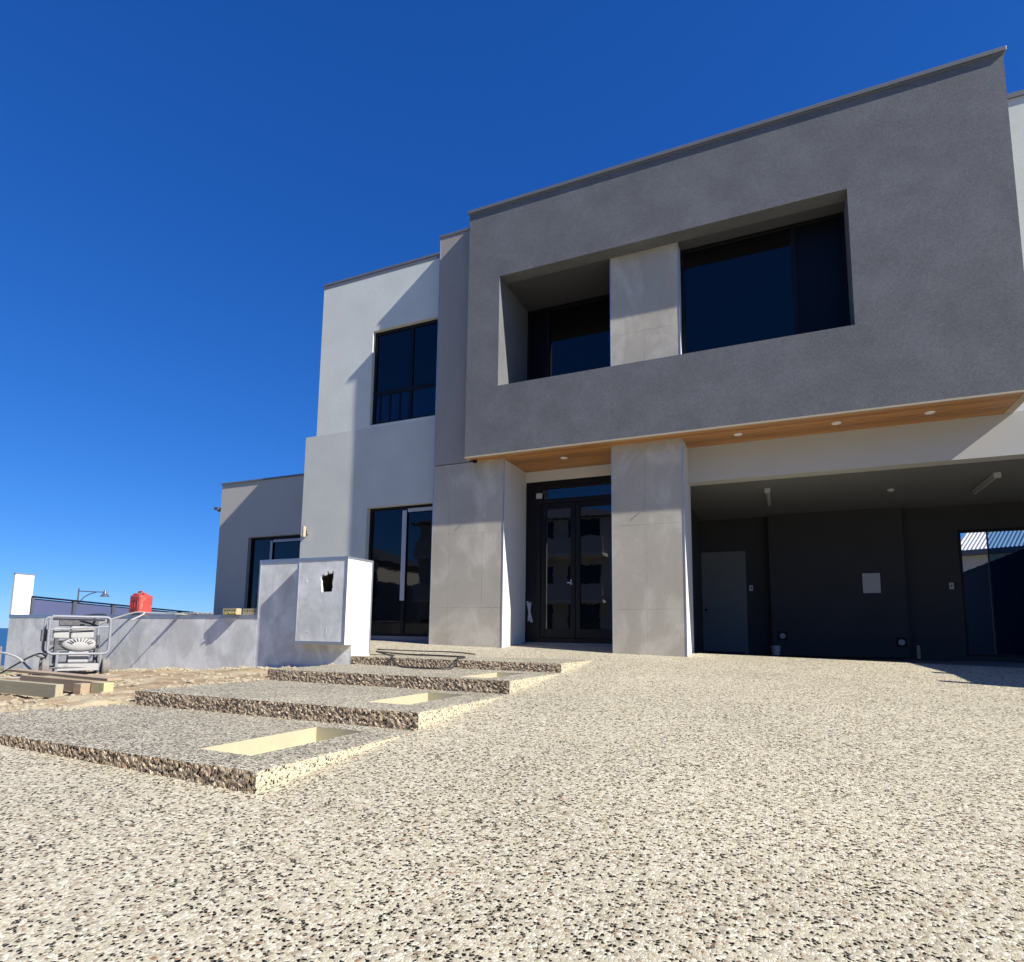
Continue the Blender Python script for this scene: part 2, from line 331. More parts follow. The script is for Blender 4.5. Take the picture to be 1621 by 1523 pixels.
# street behind the camera, with kerb
st = MB(); st.box(-60, 60, -11, -4.2, -1.6, -1.34)
tag(st.build('road', m_asphalt), 'asphalt street in front of the driveway', kind='structure')
kb = MB(); kb.box(-60, 60, -4.2, -3.9, -1.6, -1.22); kb.box(-60, 60, -11.3, -11, -1.6, -1.22)
tag(kb.build('kerb', m_kerb), 'concrete kerbs along the street', kind='structure')

# ---- steps
steps = tag(empty('steps', (-4, 5, -.8)), 'four broad exposed aggregate slabs stepping up beside the driveway', kind='structure')
FY = [2.416, 3.931, 5.567, 7.09]; TOP = [-.697, -.566, -.435, -.323]
CUT = [(-3.19, -2.76, 2.69, 3.72), (-3.19, -2.77, 4.30, 5.30), (-3.10, -2.76, 5.75, 6.70), None]
def slab(k):
    y0 = FY[k]; y1 = FY[k+1]+.02 if k < 3 else 8.4; z1 = TOP[k]; x0, x1 = SX0-(.35 if k == 0 else 0), SX1
    z0 = -1.0 if k < 2 else -.7
    m = MB()
    # top, cut around the planter recess, slightly uneven
    c = CUT[k]
    X = sorted({x0, x1}|({c[0], c[1]} if c else set())); Y = sorted({y0, y1}|({c[2], c[3]} if c else set()))
    # finer grid along the edges so they are ragged
    def fine(a, st_):
        out = [a[0]]
        for p, q in zip(a, a[1:]):
            n = max(1, int((q-p)/st_)); out += [p+(q-p)*i/n for i in range(1, n+1)]
        return out
    X = fine(X, .022); Y = fine(Y, .05)
    if k == 3: # rear edge follows the line where the driveway plane rises over the slab
        pass
    nx = len(X); vs = []; 
    def jit(x, y, z, a=.004): 
        n = noise.noise_vector(Vector((x*28, y*28, z*28+k*9))); return (x+n.x*a, y+n.y*a, z+n.z*a*.6)
    edge = lambda x, y: (abs(x-x0) < 1e-6 or abs(x-x1) < 1e-6 or abs(y-y0) < 1e-6)
    # top rows inset by 6 mm at the edge for a worn arris
    for y in Y:
        for x in X:
            p = [x, y, z1]
            if edge(x, y):
                p = list(jit(x, y, z1, .006)); p[2] = z1-.004
            vs.append(tuple(p))
    fs = []
    for j in range(len(Y)-1):
        for i in range(nx-1):
            cx, cy = (X[i]+X[i+1])/2, (Y[j]+Y[j+1])/2
            if c and c[0] < cx < c[1] and c[2] < cy < c[3]: continue
            fs.append((j*nx+i, j*nx+i+1, (j+1)*nx+i+1, (j+1)*nx+i))
    m.add(vs, fs)
    # front riser (material 1) and side (material 2): grids with relief
    nz_ = 9
    H = [z1-.004-(z1-z0)*.0 - (min(.16, z1-z0))*t/nz_ for t in range(nz_+1)]
    m.cur = 1
    vs = []
    for r, z in enumerate(H):
        for x in X:
            if r == 0: n = jit(x, y0, z1, .006); vs.append((n[0], n[1], z1-.004))
            else:
                w = noise.noise(Vector((x*45, z*60, k*3.1)))*.007+noise.noise(Vector((x*110, z*120, k*7.7)))*.005
                vs.append((x, y0+w-.002, z))
    m.add(vs, [(r*nx+i, (r+1)*nx+i, (r+1)*nx+i+1, r*nx+i+1) for r in range(nz_) for i in range(nx-1)])
    m.cur = 2
    ny = len(Y); vs = []
    Yf = [y0]+fine([y0, y1], .022)[1:]; ny = len(Yf)
    for r, z in enumerate(H):
        for y in Yf:
            w = noise.noise(Vector((y*40, z*60, k*5.1+20)))*.004
            vs.append((x1+(w if r else 0), y, z))
    m.add(vs, [(r*ny+i, (r+1)*ny+i, (r+1)*ny+i+1, r*ny+i+1) for r in range(nz_) for i in range(ny-1)])
    m.add([(x0, y0, z1-.004), (x0, y1, z1-.004), (x0, y1, z0), (x0, y0, z0)], [(0, 1, 2, 3)])
    o = m.build('step_slab', [m_slab, m_riser, m_cast], steps)
    o['label'] = ['lowest slab of the aggregate steps', 'second slab up of the aggregate steps', 'third slab up of the aggregate steps', 'topmost slab below the house'][k]
    if c:
        b_ = MB(); zb_ = z1-.115; a0, a1, b0, b1 = c; t = .001
        b_.add([(a0, b0, z1-t), (a1, b0, z1-t), (a1, b1, z1-t), (a0, b1, z1-t), (a0, b0, zb_), (a1, b0, zb_), (a1, b1, zb_), (a0, b1, zb_)],
               [(0, 1, 5, 4), (1, 2, 6, 5), (2, 3, 7, 6), (3, 0, 4, 7), (4, 5, 6, 7)])
        b_.build('recess_lining', m_cut, o)
for k in range(4): slab(k)

# ---- dirt yard
def QZ(x, y): return -.53+.05*(x+7.1)+.055*(y-7.09)
def dirt_z(x, y):
    n = noise.fractal(Vector((x*1.5, y*1.5, 0)), .8, 2.1, 6)*.042+noise.noise(Vector((x*9, y*9, 3)))*.012+noise.noise(Vector((x*22, y*22, 5)))*.006
    z = QZ(x, y)+n-.008
    if x > -6.1 and y < 6.9:                       # low ragged bank against the slab ends
        z += .0
    return z
D = MB(); n1, n2 = 230, 150
X0, X1, Y0, Y1 = -17, -5.5, 1.3, 7.12
vv = []
for j in range(n2+1):
    y = Y0+(Y1-Y0)*j/n2
    for i in range(n1+1):
        t = i/n1; x = X0+(X1-X0)*(1-(1-t)**1.5)
        z = dirt_z(x, y)
        # lower bank towards slab tops
        if x > -5.75:
            kk = 0 if y < 3.931 else 1 if y < 5.567 else 2
            z = min(z, TOP[kk]-.015 + (.012 if y < 2.5 else 0))
        if y < 2.9: 
            z = z-(2.9-y)*.12
        vv.append((x, y, z))
D.add(vv, [(j*(n1+1)+i, j*(n1+1)+i+1, (j+1)*(n1+1)+i+1, (j+1)*(n1+1)+i) for j in range(n2) for i in range(n1)])
tag(D.build('dirt_yard', m_dirt, smooth=True), 'bare sandy dirt between the steps and the grey wall', kind='structure')
# limestone crumbs, uncountable
def lump(mb, p, r, flat=.7):
    t = (1+5**.5)/2; base = [(-1, t, 0), (1, t, 0), (-1, -t, 0), (1, -t, 0), (0, -1, t), (0, 1, t), (0, -1, -t), (0, 1, -t), (t, 0, -1), (t, 0, 1), (-t, 0, -1), (-t, 0, 1)]
    F = [(0, 11, 5), (0, 5, 1), (0, 1, 7), (0, 7, 10), (0, 10, 11), (1, 5, 9), (5, 11, 4), (11, 10, 2), (10, 7, 6), (7, 1, 8), (3, 9, 4), (3, 4, 2), (3, 2, 6), (3, 6, 8), (3, 8, 9), (4, 9, 5), (2, 4, 11), (6, 2, 10), (8, 6, 7), (9, 8, 1)]
    a = random.random()*6; ca, sa = math.cos(a), math.sin(a); vs = []
    for b in base:
        q = [c_*r/1.9*random.uniform(.75, 1.2) for c_ in b]; q[2] *= flat
        vs.append((p[0]+q[0]*ca-q[1]*sa, p[1]+q[0]*sa+q[1]*ca, p[2]+q[2]))
    mb.add(vs, F)
rb = MB()
for i in range(2600):
    u = random.random()
    if u < .45: x = random.uniform(-14, -5.6); y = 7.05-abs(random.gauss(0, .12))
    elif u < .8: x = random.uniform(-9.5, -5.7); y = 2.9+abs(random.gauss(0, .35))+.12*(-x-5.7)
    else: x = random.uniform(-14, -5.7); y = random.uniform(3, 7)
    if x > -5.75: continue
    lump(rb, (x, y, dirt_z(x, y)+.002), random.choice((.008, .012, .018, .02, .03)))
for i in range(160):
    x = random.uniform(-13, -5.9); y = random.uniform(2.9, 7.0); lump(rb, (x, y, dirt_z(x, y)+.004), random.uniform(.02, .055), .6)
for i in range(420):
    x = random.uniform(-5.95, -5.58); y = random.uniform(2.6, 6.9)
    kk = 0 if y < 3.931 else 1 if y < 5.567 else 2
    lump(rb, (x, y, min(dirt_z(x, y), TOP[kk])-.002), random.choice((.012, .02, .028)))
tag(rb.build('rubble', m_rubble), 'crumbled limestone rubble strewn over the sandy dirt', 'rubble', kind='stuff')

# ------------------------------------------------------------------ HOUSE
xb0, xb1, Yb, zb, zt = -4.95, 2.839, 9.226, 3.037, 7.673
xo0, xo1, zo0, zo1 = -4.334, 1.004, 4.253, 6.262
xc0, xc1, xc2, xc3, Yc = -5.72, -4.325, -2.427, -1.335, 9.5
Yl, zl, Yd = 10.071, 2.467, 10.524
Yw = 9.809
house = tag(empty('house', (-2, 10, -.3)), 'new two storey grey house with a dark cantilevered upper box over a double garage', 'house')
H_ = lambda mb, name, mat, label=None, **k: (lambda o: (o.__setitem__('label', label) if label else None, o)[1])(mb.build(name, mat, house, **k))

# dark upper box
m = MB(); m.wall(xb0, xb1, zb+.02, zt-.06, Yb, Yb+.27, [(xo0, xo1, zo0, zo1)])
front = H_(m, 'upper_wall', m_dark, 'charcoal rendered box of the upper floor')
m = MB()   # reveals of the long opening and box returns
m.box(xo0-.12, xo0, Yb+.27, 10.62, zo0-.1, zo1+.12)                # left reveal
m.box(xo1, xo1+.12, Yb+.27, 9.98, zo0-.1, zo1+.12)                 # right reveal
m.box(xo0, xo1, Yb+.27, 10.62, zo0-.12, zo0)                       # floor
H_(m, 'opening_reveal', m_dark, 'deep charcoal reveal of the long upper opening')
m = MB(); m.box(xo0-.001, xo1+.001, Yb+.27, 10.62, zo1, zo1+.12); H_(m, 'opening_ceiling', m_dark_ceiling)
for a in (xb0, xb1-.2): H_(MB().box(a, a+.2, Yb+.27, 11.5, zb+.1, zt-.06), 'side_wall', m_dark)
m = MB(); m.box(xb0-.03, xb1+.03, Yb-.035, Yb+.35, zt-.06, zt); m.box(xb0-.03, xb0+.3, Yb+.35, 11.6, zt-.06, zt); m.box(xb1-.3, xb1+.03, Yb+.35, 11.6, zt-.06, zt)
m.box(xb0-.012, xb1+.012, Yb-.018, Yb+.3, zt-.08, zt-.061)
H_(m, 'coping', m_coping, 'thin grey metal coping along the top of the charcoal box', bevel=.004)
m = MB(); m.box(xb0, xb1, 9.5, 16, 7.25, 7.4); H_(m, 'roof', m_garage, 'flat roof hidden behind the parapet')

# column tiles
def tiles(parent, xs_, zs_, y, mat, jit=0):
    out = []
    for i in range(len(xs_)-1):
        for j in range(len(zs_)-1):
            a0, a1, c0, c1 = xs_[i]+.0012, xs_[i+1]-.0012, zs_[j]+.0012, zs_[j+1]-.0012
            t = MB().box(a0, a1, y-random.uniform(0, .0012), y+.0035, c0, c1)
            out.append(t.build('tile', mat, parent))
    return out
def trim(parent, x, z0, z1, y, s=1, w=.012):
    return MB().box(x-w/2, x+w/2, y-.006, y+.014, z0, z1).build('corner_trim', m_trim, parent)
# column 1 (left, wide) and column 2
m = MB().box(xc0, xc1-.0, Yc+.004, Yw+.35, -.5, zb); col1 = H_(m, 'column', m_white, 'wide stone tiled column left of the front door')
tiles(col1, [xc0, -5.37, -4.71, xc1], [-.42, .46, 1.76, zb-.0], Yc, m_tile)
trim(col1, xc0-.004, -.3, zb, Yc); trim(col1, xc1+.004, -.3, zb-.0, Yc)
m = MB().box(xc1-.5, xc1, Yw+.35, Yd+.4, -.5, zb); m.v = [(x, y, z) for x, y, z in m.v]; H_(m, 'porch_side_wall', m_white)
m = MB().box(xc2, xc3, Yc+.004, Yl, -.5, zb); col2 = H_(m, 'column', m_white, 'stone tiled column between the front door and the garage')
tiles(col2, [xc2, -1.9, xc3], [-.45, .42, 1.73, zb], Yc, m_tile)
trim(col2, xc2-.004, -.3, zb, Yc); trim(col2, xc3+.004, -.35, zb, Yc)
m = MB().box(xc2, xc3, Yc+.004, 9.74, zo0, zo1); colu = H_(m, 'column', m_white, 'short stone tiled column inside the upper opening')
tiles(colu, [xc2, -1.885, xc3], [zo0, 4.887, zo1], Yc, m_tile)
trim(colu, xc2-.004, zo0, zo1, Yc); trim(colu, xc3+.004, zo0, zo1, Yc)
# tall tiled fin left of the box
zp = 7.582
m = MB().box(xc0, xb0-.001, Yc+.004, 11.4, 3.051, zp-.05); fin = H_(m, 'tiled_fin', m_tile_dark, 'tall narrow tiled panel beside the charcoal box')
tiles(fin, [xc0, xb0-.002], [3.051, 4.6, 6.1, zp-.05], Yc, m_tile_dark)
trim(fin, xc0-.004, 3.051, zp-.05, Yc)
m = MB().box(xc0-.03, xb0-.031, Yc-.014, 11.4, zp-.05, zp); H_(m, 'coping', m_coping, bevel=.004)
m = MB().box(xc0+.01, xb0, Yc+.02, 9.8, 3.037, 3.05); H_(m, 'shadow_joint', m_black)

# soffit: boards run along the facade
bw = .105
def boards(x0, x1, y0, y1):
    n = int(round((y1-y0)/bw)); w = (y1-y0)/n
    me = MB().box(0, x1-x0, .004, w-.005, 0, .018)
    first = me.build('soffit_board', m_wood, house, bevel=.002, seg=1, local=True); o = origin(house)
    for i in range(n):
        b_ = first if i == 0 else copy_at(first, (0, 0, 0), house)
        b_.location = Vector((x0, y0+i*w, zb-.001))-o
ys_main = Yb+.045
boards(xb0+.06, xb1-.10, ys_main, Yl-.002)
boards(xc1+.004, xc2+.3, Yl, Yd-.002)
m = MB(); m.box(xb0, xb1, Yb+.27, Yd, zb+.021, zb+.08); H_(m, 'soffit_backing', m_black)
m = MB(); m.box(xb0-.002, xb1+.002, Yb-.003, Yb+.042, zb-.005, zb+.0195); m.box(xb1-.098, xb1, Yb+.042, Yl-.002, zb-.005, zb+.0195); m.box(xb0, xb0+.055, Yb+.042, Yc, zb-.005, zb+.0195)
H_(m, 'soffit_edge_trim', m_soffit_trim, 'cream edge trim round the timber soffit')
for (x, y) in [(-3.35, 9.855), (-.544, 9.64), (.752, 9.64), (1.85, 9.64)]:
    o = MB().cyl((x, y, zb+.001), (x, y, zb-.008), .062, .058, 24).build('downlight', m_lightw, house, smooth=False)
    MB().cyl((x, y, zb-.0081), (x, y, zb-.012), .040, .036, 20).build('lens', m_lightw, o)
m = MB(); m.box(-4.86, -4.79, 9.36, 9.40, zb-.055, zb-.012); m.box(-4.93, -4.79, 9.37, 9.39, zb-.030, zb-.013); H_(m, 'soffit_bracket', m_black)

# lintel over garage, right upper wall
m = MB(); m.wall(xc3, 9, zl, zb+.018, Yl, Yl+.25); H_(m, 'garage_lintel', m_lintel, 'pale lintel over the garage opening')
m = MB(); m.box(xb1+.001, 9, Yl, 11.4, zb+.018, 7.56); H_(m, 'right_wall', m_light, 'pale rendered wall right of the charcoal box')
m = MB(); m.box(xb1+.001, 9, Yl-.03, 11.4, 7.56, 7.63); H_(m, 'coping', m_coping)
m = MB(); m.box(xc1, xc2+.35, Yd, Yd+.25, 2.841, zb+.02); H_(m, 'door_lintel', m_white)

# windows -----------------------------------------------------------------
def window(name, x0, x1, z0, z1, y, mull=(), trans=(), fr=.05, mat=None, label=None, parent=None, glassmats=None):
    fm = MB(); D_ = .06
    fm.box(x0, x1, y-D_, y, z1-fr, z1); fm.box(x0, x1, y-D_, y, z0, z0+fr)
    fm.box(x0, x0+fr, y-D_+.001, y, z0+fr, z1-fr); fm.box(x1-fr, x1, y-D_+.001, y, z0+fr, z1-fr)
    w = MB().box(x0+.002, x1-.002, y+.012, y+.03, z0+.002, z1-.002).build(name, m_black, parent or house)
    if label: w['label'] = label
    for a in mull: fm.box(a[0], a[1], y-D_+.003, y, (a[2] if len(a) > 2 else z0)+fr*.98, (a[3] if len(a) > 3 else z1)-fr*.98)
    for a in trans: fm.box((a[2] if len(a) > 2 else x0)+fr, (a[3] if len(a) > 3 else x1)-fr, y-D_+.005, y, a[0], a[1])
    fm.build('frame', m_black, w, bevel=.003, seg=1)
    xe = [x0+fr]+[v for a in sorted(mull) if len(a) == 2 for v in a]+[x1-fr]
    ze = [z0+fr]+[v for a in sorted(trans) if len(a) == 2 for v in a]+[z1-fr]
    k = 0
    for i in range(0, len(xe)-1, 2):
        for j in range(0, len(ze)-1, 2):
            gm = (glassmats or {}).get(k, m_glass); k += 1
            # each pane sits at its own very slight tilt so reflections break between panes
            t1, t2 = random.uniform(-.003, .003), random.uniform(-.003, .003)
            yy = y-.03
            MB().add([(xe[i], yy-t1, ze[j]), (xe[i+1], yy+t1, ze[j]), (xe[i+1], yy+t1+t2, ze[j+1]), (xe[i], yy-t1+t2, ze[j+1]),
                      (xe[i], yy+.006-t1, ze[j]), (xe[i+1], yy+.006+t1, ze[j]), (xe[i+1], yy+.006+t1+t2, ze[j+1]), (xe[i], yy+.006-t1+t2, ze[j+1])],
                     [(0, 1, 2, 3), (5, 4, 7, 6), (4, 0, 3, 7), (1, 5, 6, 2), (3, 2, 6, 7), (4, 5, 1, 0)]).build('pane', gm, w)
    return w
window('window', xc3+.01, xo1-.001, zo0+.002, zo1-.002, 9.80, mull=[(.28, .35)], fr=.05, glassmats={1: m_screen}, label='large window at the right of the upper opening')
window('window', xo0+.002, xc3, zo0+.002, zo1-.002, 10.60, mull=[(-3.95, -3.88), (-2.4, -2.33)], fr=.07, glassmats={0: m_screen}, label='shaded window at the back of the upper recess')
# left block: upper and lower walls
xw0, xv0, zw, zv = -8.803, -9.08, 7.487, 4.09
UW = (-7.452, -5.60, 4.143, 6.142); LW = (-7.42, -5.60, -.19, 2.45)
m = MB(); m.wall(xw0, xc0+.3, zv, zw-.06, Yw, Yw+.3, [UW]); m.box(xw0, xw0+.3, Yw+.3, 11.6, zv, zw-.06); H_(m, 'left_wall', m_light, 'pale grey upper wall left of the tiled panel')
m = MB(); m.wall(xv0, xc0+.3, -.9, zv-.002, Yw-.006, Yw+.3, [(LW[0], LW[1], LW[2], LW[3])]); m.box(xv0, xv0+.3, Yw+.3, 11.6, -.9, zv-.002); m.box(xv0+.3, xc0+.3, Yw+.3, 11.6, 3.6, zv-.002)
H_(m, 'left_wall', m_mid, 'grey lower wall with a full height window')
m = MB(); m.box(xw0-.02, xc0-.036, Yw-.012, 11.6, zw-.05, zw); m.box(xw0-.008, xc0-.036, Yw-.006, 11.6, zw-.12, zw-.051); H_(m, 'coping', m_coping, bevel=.004)
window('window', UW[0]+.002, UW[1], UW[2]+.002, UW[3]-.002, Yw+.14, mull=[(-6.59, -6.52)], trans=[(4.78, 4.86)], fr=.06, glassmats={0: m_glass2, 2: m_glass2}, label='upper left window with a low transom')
uw = [o for o in bpy.data.objects if o.get('label') == 'upper left window with a low transom'][0]
for k in range(3): MB().box(-7.30+k*.235, -7.26+k*.235, Yw+.10, Yw+.108, 4.21, 4.78).build('mullion', m_black, uw)
w = window('window', LW[0]+.002, LW[1], -.05, LW[3]-.002, Yw+.16, mull=[(-6.62, -6.55)], fr=.05, label='full height lower left window with white tape')
MB().box(-6.64, -6.545, Yw+.085, Yw+.096, .62, 2.36).build('tape_strip', m_film, w)
MB().box(-6.52, -5.61, Yw+.085, Yw+.095, 2.32, 2.39).build('tape_strip', m_film, w)
MB().box(LW[0]+.001, LW[1], Yw+.005, Yw+.2, -.188, -.052).build('sill', m_sill, w)
# wing
Yu = 12.42; xu0, zu = -14.52, 4.19
WW = (-13.37, -10.6, .0, 2.56)
m = MB(); m.wall(xu0, xv0+.1, -1.3, zu-.045, Yu, Yu+.3, [WW]); m.box(xu0, xu0+.3, Yu+.3, 17, -1.3, zu-.045); m.box(xu0+.3, xv0+.1, Yu+.3, 17, 3.6, 3.8)
H_(m, 'wing_wall', m_wing, 'single storey wing at the far left of the house')
m = MB(); m.box(xu0-.03, xv0+.1, Yu-.03, 17, zu-.045, zu); H_(m, 'coping', m_coping)
w = window('window', WW[0]+.002, WW[1], WW[2], WW[3]-.002, Yu+.16, mull=[(-12.68, -12.60)], fr=.06, label='wing window behind the wall with white tape')
MB().box(-12.64, -12.56, Yu+.085, Yu+.096, .84, 2.45).build('tape_strip', m_film, w)
MB().box(-12.54, -10.7, Yu+.085, Yu+.095, 2.40, 2.47).build('tape_strip', m_film, w)
o = MB().box(xu0-.15, xu0, Yu+.02, Yu+.10, 3.39, 3.43).build('security_light', m_engine, house)
MB().box(xu0-.20, xu0-.07, Yu-.06, Yu+.12, 3.43, 3.50).build('lamp_head', m_lamp, o)
# wall light
o = MB().box(-8.93, -8.87, Yw-.06, Yw-.006, 2.0, 2.08).build('wall_light', m_coping, house); o['label'] = 'slim up and down wall light on the grey wall'
MB().cyl((-8.90, Yw-.11, 1.935), (-8.90, Yw-.11, 2.15), .036, .036, 16).build('lamp_tube', m_soffit_trim, o)
# fixing bolts left in the columns
for (x, z) in [(-5.024, 2.013), (-1.902, 1.998), (-1.552, 2.815)]:
    l = .05 if z < 2.5 else .012
    o = MB().cyl((x, Yc, z), (x, Yc-l, z), .007, .007, 8).build('fixing_bolt', m_trim, house)
    MB().cyl((x, Yc-.001, z), (x, Yc-.004, z), .014, .014, 8).build('washer', m_trim, o)

# front door --------------------------------------------------------------
door = MB().box(xc1+.002, xc2+.3, Yd+.10, Yd+.13, -.12, 2.838).build('front_door', m_black, house); door['label'] = 'tall black framed double door with glass panels'
f = MB()
f.box(xc1+.002, xc1+.20, Yd+.01, Yd+.10, -.12, 2.838); f.box(xc1+.2, xc2+.3, Yd+.012, Yd+.10, 2.70, 2.838); f.box(xc1+.2, xc2+.3, Yd+.014, Yd+.10, -.12, -.04)
f.box(xc1+.2, xc2+.3, Yd+.013, Yd+.10, 2.42, 2.50); f.box(xc1+.20, xc1+.29, Yd+.012, Yd+.10, -.04, 2.70)
f.build('frame', m_black, door, bevel=.004, seg=1)
def leaf(x0, x1, lab):
    l = MB(); z0, z1 = -.035, 2.415; s = .085
    l.box(x0, x0+s, Yd+.03, Yd+.085, z0, z1); l.box(x1-s, x1, Yd+.03, Yd+.085, z0, z1); l.box(x0+s, x1-s, Yd+.031, Yd+.085, z0, z0+.16); l.box(x0+s, x1-s, Yd+.031, Yd+.085, z1-.1, z1)
    o = l.build('door_leaf', m_black, door, bevel=.003, seg=1); o['label'] = lab
    MB().box(x0+s, x1-s, Yd+.06, Yd+.068, z0+.16, z1-.1).build('pane', m_glass3, o)
    return o
lf = leaf(-4.03, -3.38, 'left glazed door leaf'); leaf(-3.37, -2.45, 'right glazed door leaf')
MB().box(-4.03, -2.45, Yd+.06, Yd+.068, 2.50, 2.70).build('pane', m_glass3, door)
h = MB(); h.box(-3.44, -3.415, Yd-.03, Yd+.03, .92, .95); h.box(-3.44, -3.42, Yd-.045, Yd-.03, .90, 1.0); h.box(-3.50, -3.415, Yd-.045, Yd-.034, .93, .95); h.build('handle', m_trim, lf)
MB().box(-4.12, -4.00, Yd+.003, Yd+.009, 2.52, 2.62).build('paper_label', m_film, door)
t = MB()
t.add([(-4.22, Yd+.006, .24), (-4.17, Yd+.006, .24), (-4.26, Yd+.006, .62), (-4.30, Yd+.006, .62), (-4.22, Yd+.0095, .24), (-4.17, Yd+.0095, .24), (-4.26, Yd+.0095, .62), (-4.30, Yd+.0095, .62)], [(0, 1, 2, 3), (4, 7, 6, 5), (0, 4, 5, 1), (1, 5, 6, 2), (2, 6, 7, 3), (3, 7, 4, 0)])
t.add([(-4.27, Yd+.003, .26), (-4.24, Yd+.003, .26), (-4.20, Yd+.003, .60), (-4.24, Yd+.003, .60), (-4.27, Yd+.0055, .26), (-4.24, Yd+.0055, .26), (-4.20, Yd+.0055, .60), (-4.24, Yd+.0055, .60)], [(0, 1, 2, 3), (4, 7, 6, 5), (0, 4, 5, 1), (1, 5, 6, 2), (2, 6, 7, 3), (3, 7, 4, 0)])
t.build('tape_strip', m_film, door)
m = MB().box(xc1, xc2+.3, Yd-.10, Yd+.01, -.3, -.121); H_(m, 'door_sill', m_sill)
m = MB().box(xc2+.301, xc3, Yl+.001, Yl+.249, -.5, zb); H_(m, 'porch_side_wall', m_white)
m = MB().box(xc2+.301, -1.701, Yl+.25, Yd+.4, -.5, zb); H_(m, 'porch_side_wall', m_white)

# garage ------------------------------------------------------------------
GZ = -.33
m = MB(); m.box(xc3-.6, 7.4, Yl+.031, 14.2, GZ-.15, GZ-.004); H_(m, 'garage_floor', m_floor, 'garage slab in deep shade')
m = MB(); m.box(xc3-.6, 7.4, Yl+.25, 14.2, 2.53, 2.7); H_(m, 'garage_ceiling', m_garage_ceiling)
Yg = 13.9
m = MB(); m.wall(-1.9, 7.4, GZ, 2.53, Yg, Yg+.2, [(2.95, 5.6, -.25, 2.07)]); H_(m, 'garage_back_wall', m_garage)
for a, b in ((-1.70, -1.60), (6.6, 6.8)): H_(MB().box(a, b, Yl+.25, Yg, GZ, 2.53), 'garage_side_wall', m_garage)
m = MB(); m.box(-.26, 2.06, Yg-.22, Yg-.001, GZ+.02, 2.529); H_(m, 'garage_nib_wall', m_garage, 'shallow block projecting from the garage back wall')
gd = MB().box(-1.62, -.79, Yg-.035, Yg-.001, GZ+.06, 1.77).build('internal_door', m_door, house, bevel=.003); gd['label'] = 'pale flush door at the back of the garage'
f = MB(); f.box(-1.69, -1.62, Yg-.04, Yg-.001, GZ+.02, 1.83); f.box(-.79, -.72, Yg-.04, Yg-.001, GZ+.02, 1.83); f.box(-1.62, -.79, Yg-.039, Yg-.001, 1.77, 1.83); f.build('door_frame', m_door, gd)
MB().cyl((-1.52, Yg-.036, .60), (-1.52, Yg-.10, .60), .028, .03, 14).build('handle', m_black, gd)
for (x, z) in [(-.63, 1.05), (2.80, 1.03)]:
    o = MB().box(x-.035, x+.035, Yg-.012, Yg, z-.06, z+.06).build('light_switch', m_plastic, house)
    MB().box(x-.012, x+.012, Yg-.018, Yg-.0121, z-.02, z+.02).build('rocker', m_engine, o)
o = MB().box(1.36, 1.65, Yg-.24, Yg-.221, .9, 1.28).build('meter_panel', m_plastic, house, bevel=.003); o['label'] = 'white square access panel on the garage block'
for (x, z) in [(-.07, .07), (1.93, -.02)]:
    o = MB().box(x-.09, x+.09, Yg-.228, Yg-.221, z-.09, z+.09).build('socket_recess', m_black, house)
    MB().cyl((x, Yg-.229, z), (x, Yg-.25, z), .055, .05, 18).build('pipe_cap', m_greyplastic, o)
# battens on the garage ceiling
for x, y0, y1 in [(-.2, 11.2, 12.45), (2.95, 11.35, 12.6)]:
    o = MB().box(x-.035, x+.035, y0, y1, 2.49, 2.529).build('batten_light', m_plastic, house)
    MB().cyl((x, y0+.03, 2.472), (x, y1-.03, 2.472), .016, .016, 10).build('tube', m_plastic, o)
    MB().box(x-.045, x+.045, y0-.02, y0+.03, 2.45, 2.5285).build('end_cap', m_plastic, o)
MB().cyl((1.68, 12.0, 2.529), (1.68, 12.0, 2.49), .055, .045, 16).build('smoke_alarm', m_plastic, house)
# rear sliding door
m_clear = bpy.data.materials.new('clear_glass'); m_clear.use_nodes = True
b = m_clear.node_tree.nodes['Principled BSDF']; b.inputs['Base Color'].default_value = (1, 1, 1, 1); b.inputs['Roughness'].default_value = 0; b.inputs['Transmission Weight'].default_value = 1; b.inputs['IOR'].default_value = 1.02
m_tint = bpy.data.materials.new('blue_tint_glass'); m_tint.use_nodes = True
b = m_tint.node_tree.nodes['Principled BSDF']; b.inputs['Base Color'].default_value = (.16, .32, .52, 1); b.inputs['Roughness'].default_value = 0; b.inputs['Transmission Weight'].default_value = 1; b.inputs['IOR'].default_value = 1.02
rd = MB(); rd.box(2.95, 3.0, Yg+.02, Yg+.1, -.25, 2.07); rd.box(5.55, 5.6, Yg+.02, Yg+.1, -.25, 2.07); rd.box(3.0, 5.55, Yg+.02, Yg+.1, 2.02, 2.07); rd.box(3.0, 5.55, Yg+.02, Yg+.1, -.25, -.2)
rd = rd.build('rear_sliding_door', m_black, house); rd['label'] = 'glazed sliding door at the back of the garage'
MB().box(3.0, 3.40, Yg+.05, Yg+.056, -.2, 2.02).build('pane', m_clear, rd); 
MB().box(3.40, 5.55, Yg+.075, Yg+.081, -.2, 2.02).build('pane', m_tint, rd); MB().box(3.385, 3.41, Yg+.03, Yg+.045, -.2, 2.02).build('stile', m_black, rd)
